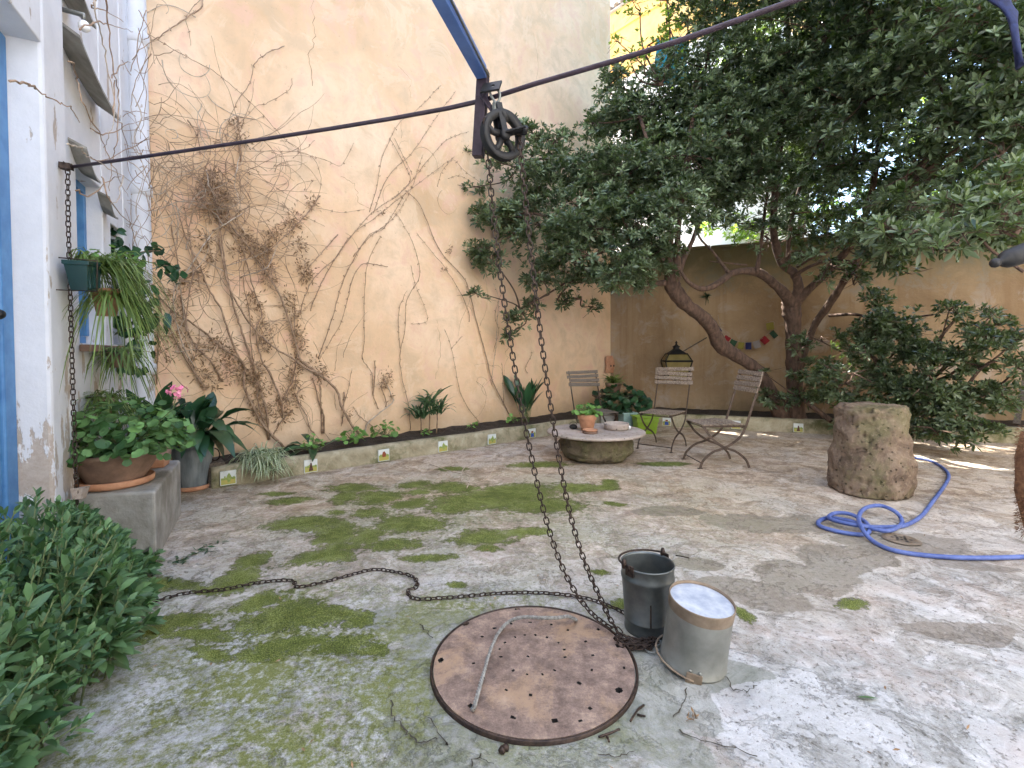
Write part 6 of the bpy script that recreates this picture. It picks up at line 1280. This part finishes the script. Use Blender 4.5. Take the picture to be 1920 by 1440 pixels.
# ================================================================ LITTER
o = leaves('fallen_leaf', M_BUSH, None, [list(g(1607, 1307, .008))], [[1, -.12, .0]], [[0, .3, 1]], .075, .022, 'oval', .0, .3, kind=None); tag(o, 'single green fallen leaf on the pale floor at lower right', 'leaf')
for pts, lb in (([(1207, 1322), (1195, 1332), (1182, 1352)], 'curved dark twig right of the well lid'), ([(1122, 1382), (1140, 1376), (1162, 1367)], 'thin dark twig at the lower right rim of the lid'), ([(1136, 1376), (1142, 1390)], 'short dark twig stub below the lid'), ([(1195, 1340), (1210, 1343)], 'stubby dark twig beside the curved twig'), ([(1267, 1041), (1292, 1046)], 'thin wire straw beside the upright bucket')):
    o = MB().tube(smooth_pts([g(x, y, .008+.006*i) for i, (x, y) in enumerate(pts)], 4), .0038, 6, wob=.2).build('twig', M_IRON); tag(o, lb, 'twig')
for i, (x, y) in enumerate(((942, 1406), (949, 1401))):
    c = g(x, y, .009); o = MB().lathe([(.001, -.010), (.011, -.006), (.013, 0), (.009, .008), (.001, .011)], Matrix.Translation(c), 12, wob=.4).build('pebble', M_IRON); tag(o, 'dark seed pod, the %s of a pair below the lid' % ('left' if i == 0 else 'right'), 'seed pod')
P = np.array([list(g(1298+R.gauss(0, 5), 1345+R.gauss(0, 4), .01)) for _ in range(14)]); o = leaves('dry_leaf', M_DRY, None, P, rndu(14), rndu(14), .022, .008, 'tiny', .1, .3, kind=None); tag(o, 'crumbled rusty brown leaf on the floor right of the lid', 'leaf')
tw = MB()
for pts in ([(805, 870), (850, 885), (880, 893), (875, 915), (880, 905)], [(865, 905), (868, 880), (890, 868), (925, 855)], [(925, 862), (922, 885), (900, 903), (878, 905)], [(930, 855), (950, 846), (975, 842)]): tw.tube(smooth_pts([g(x, y, .012+.02*(i % 2)) for i, (x, y) in enumerate(pts)], 5), .004, 5)
tag(tw.build('loose_vine_twig', M_VINEL), 'thin pale fallen vine twigs looped on the mossy floor', 'twig')
n = 420; x_ = RN.uniform(-2.5, 6.5, n); y_ = RN.uniform(1.3, 7.2, n); Pn = np.stack([x_, y_, np.full(n, .010)], 1); keep = (x_ > -1.239-.49*y_+.5); Pn = Pn[keep]; n = len(Pn)
# crumbs gather along the kerbs
ks = np.array([list(KA+dk*R.uniform(.2, 5)+nk*abs(R.gauss(.04, .05))+Vector((0, 0, .01))) for _ in range(160)]); kr = np.array([list(RA+dr*R.uniform(0, 7)+nr*abs(R.gauss(.04, .1))+Vector((0, 0, .01))) for _ in range(160)])
n2 = np.concatenate([Pn, ks, kr]); k = len(n2); dd = rndu(k)*np.array([1, 1, .15]); leaves('litter', M_DRY, None, n2, dd, np.array([[0, 0, 1.]])+rndu(k)*.3, RN.uniform(.008, .03, k), RN.uniform(.004, .010, k), 'tiny', .05, .3)
c = np.array([list(g(x, y, .01)) for x, y in ((330, 1050), (350, 1043), (370, 1035), (385, 1028), (265, 1100), (268, 1095), (300, 1085), (395, 1023), (345, 1050)) for _ in range(7)]); k = len(c); c[:, :2] += RN.randn(k, 2)*.03
o = leaves('dead_leaves', M_ASPI, None, c, rndu(k)*np.array([1, 1, .25]), np.array([[0, 0, 1.]])+rndu(k)*.4, RN.uniform(.03, .07, k), .014, 'oval', .05, .3); tag(o, 'withered dark leaves swept beside the concrete block', 'leaf litter')
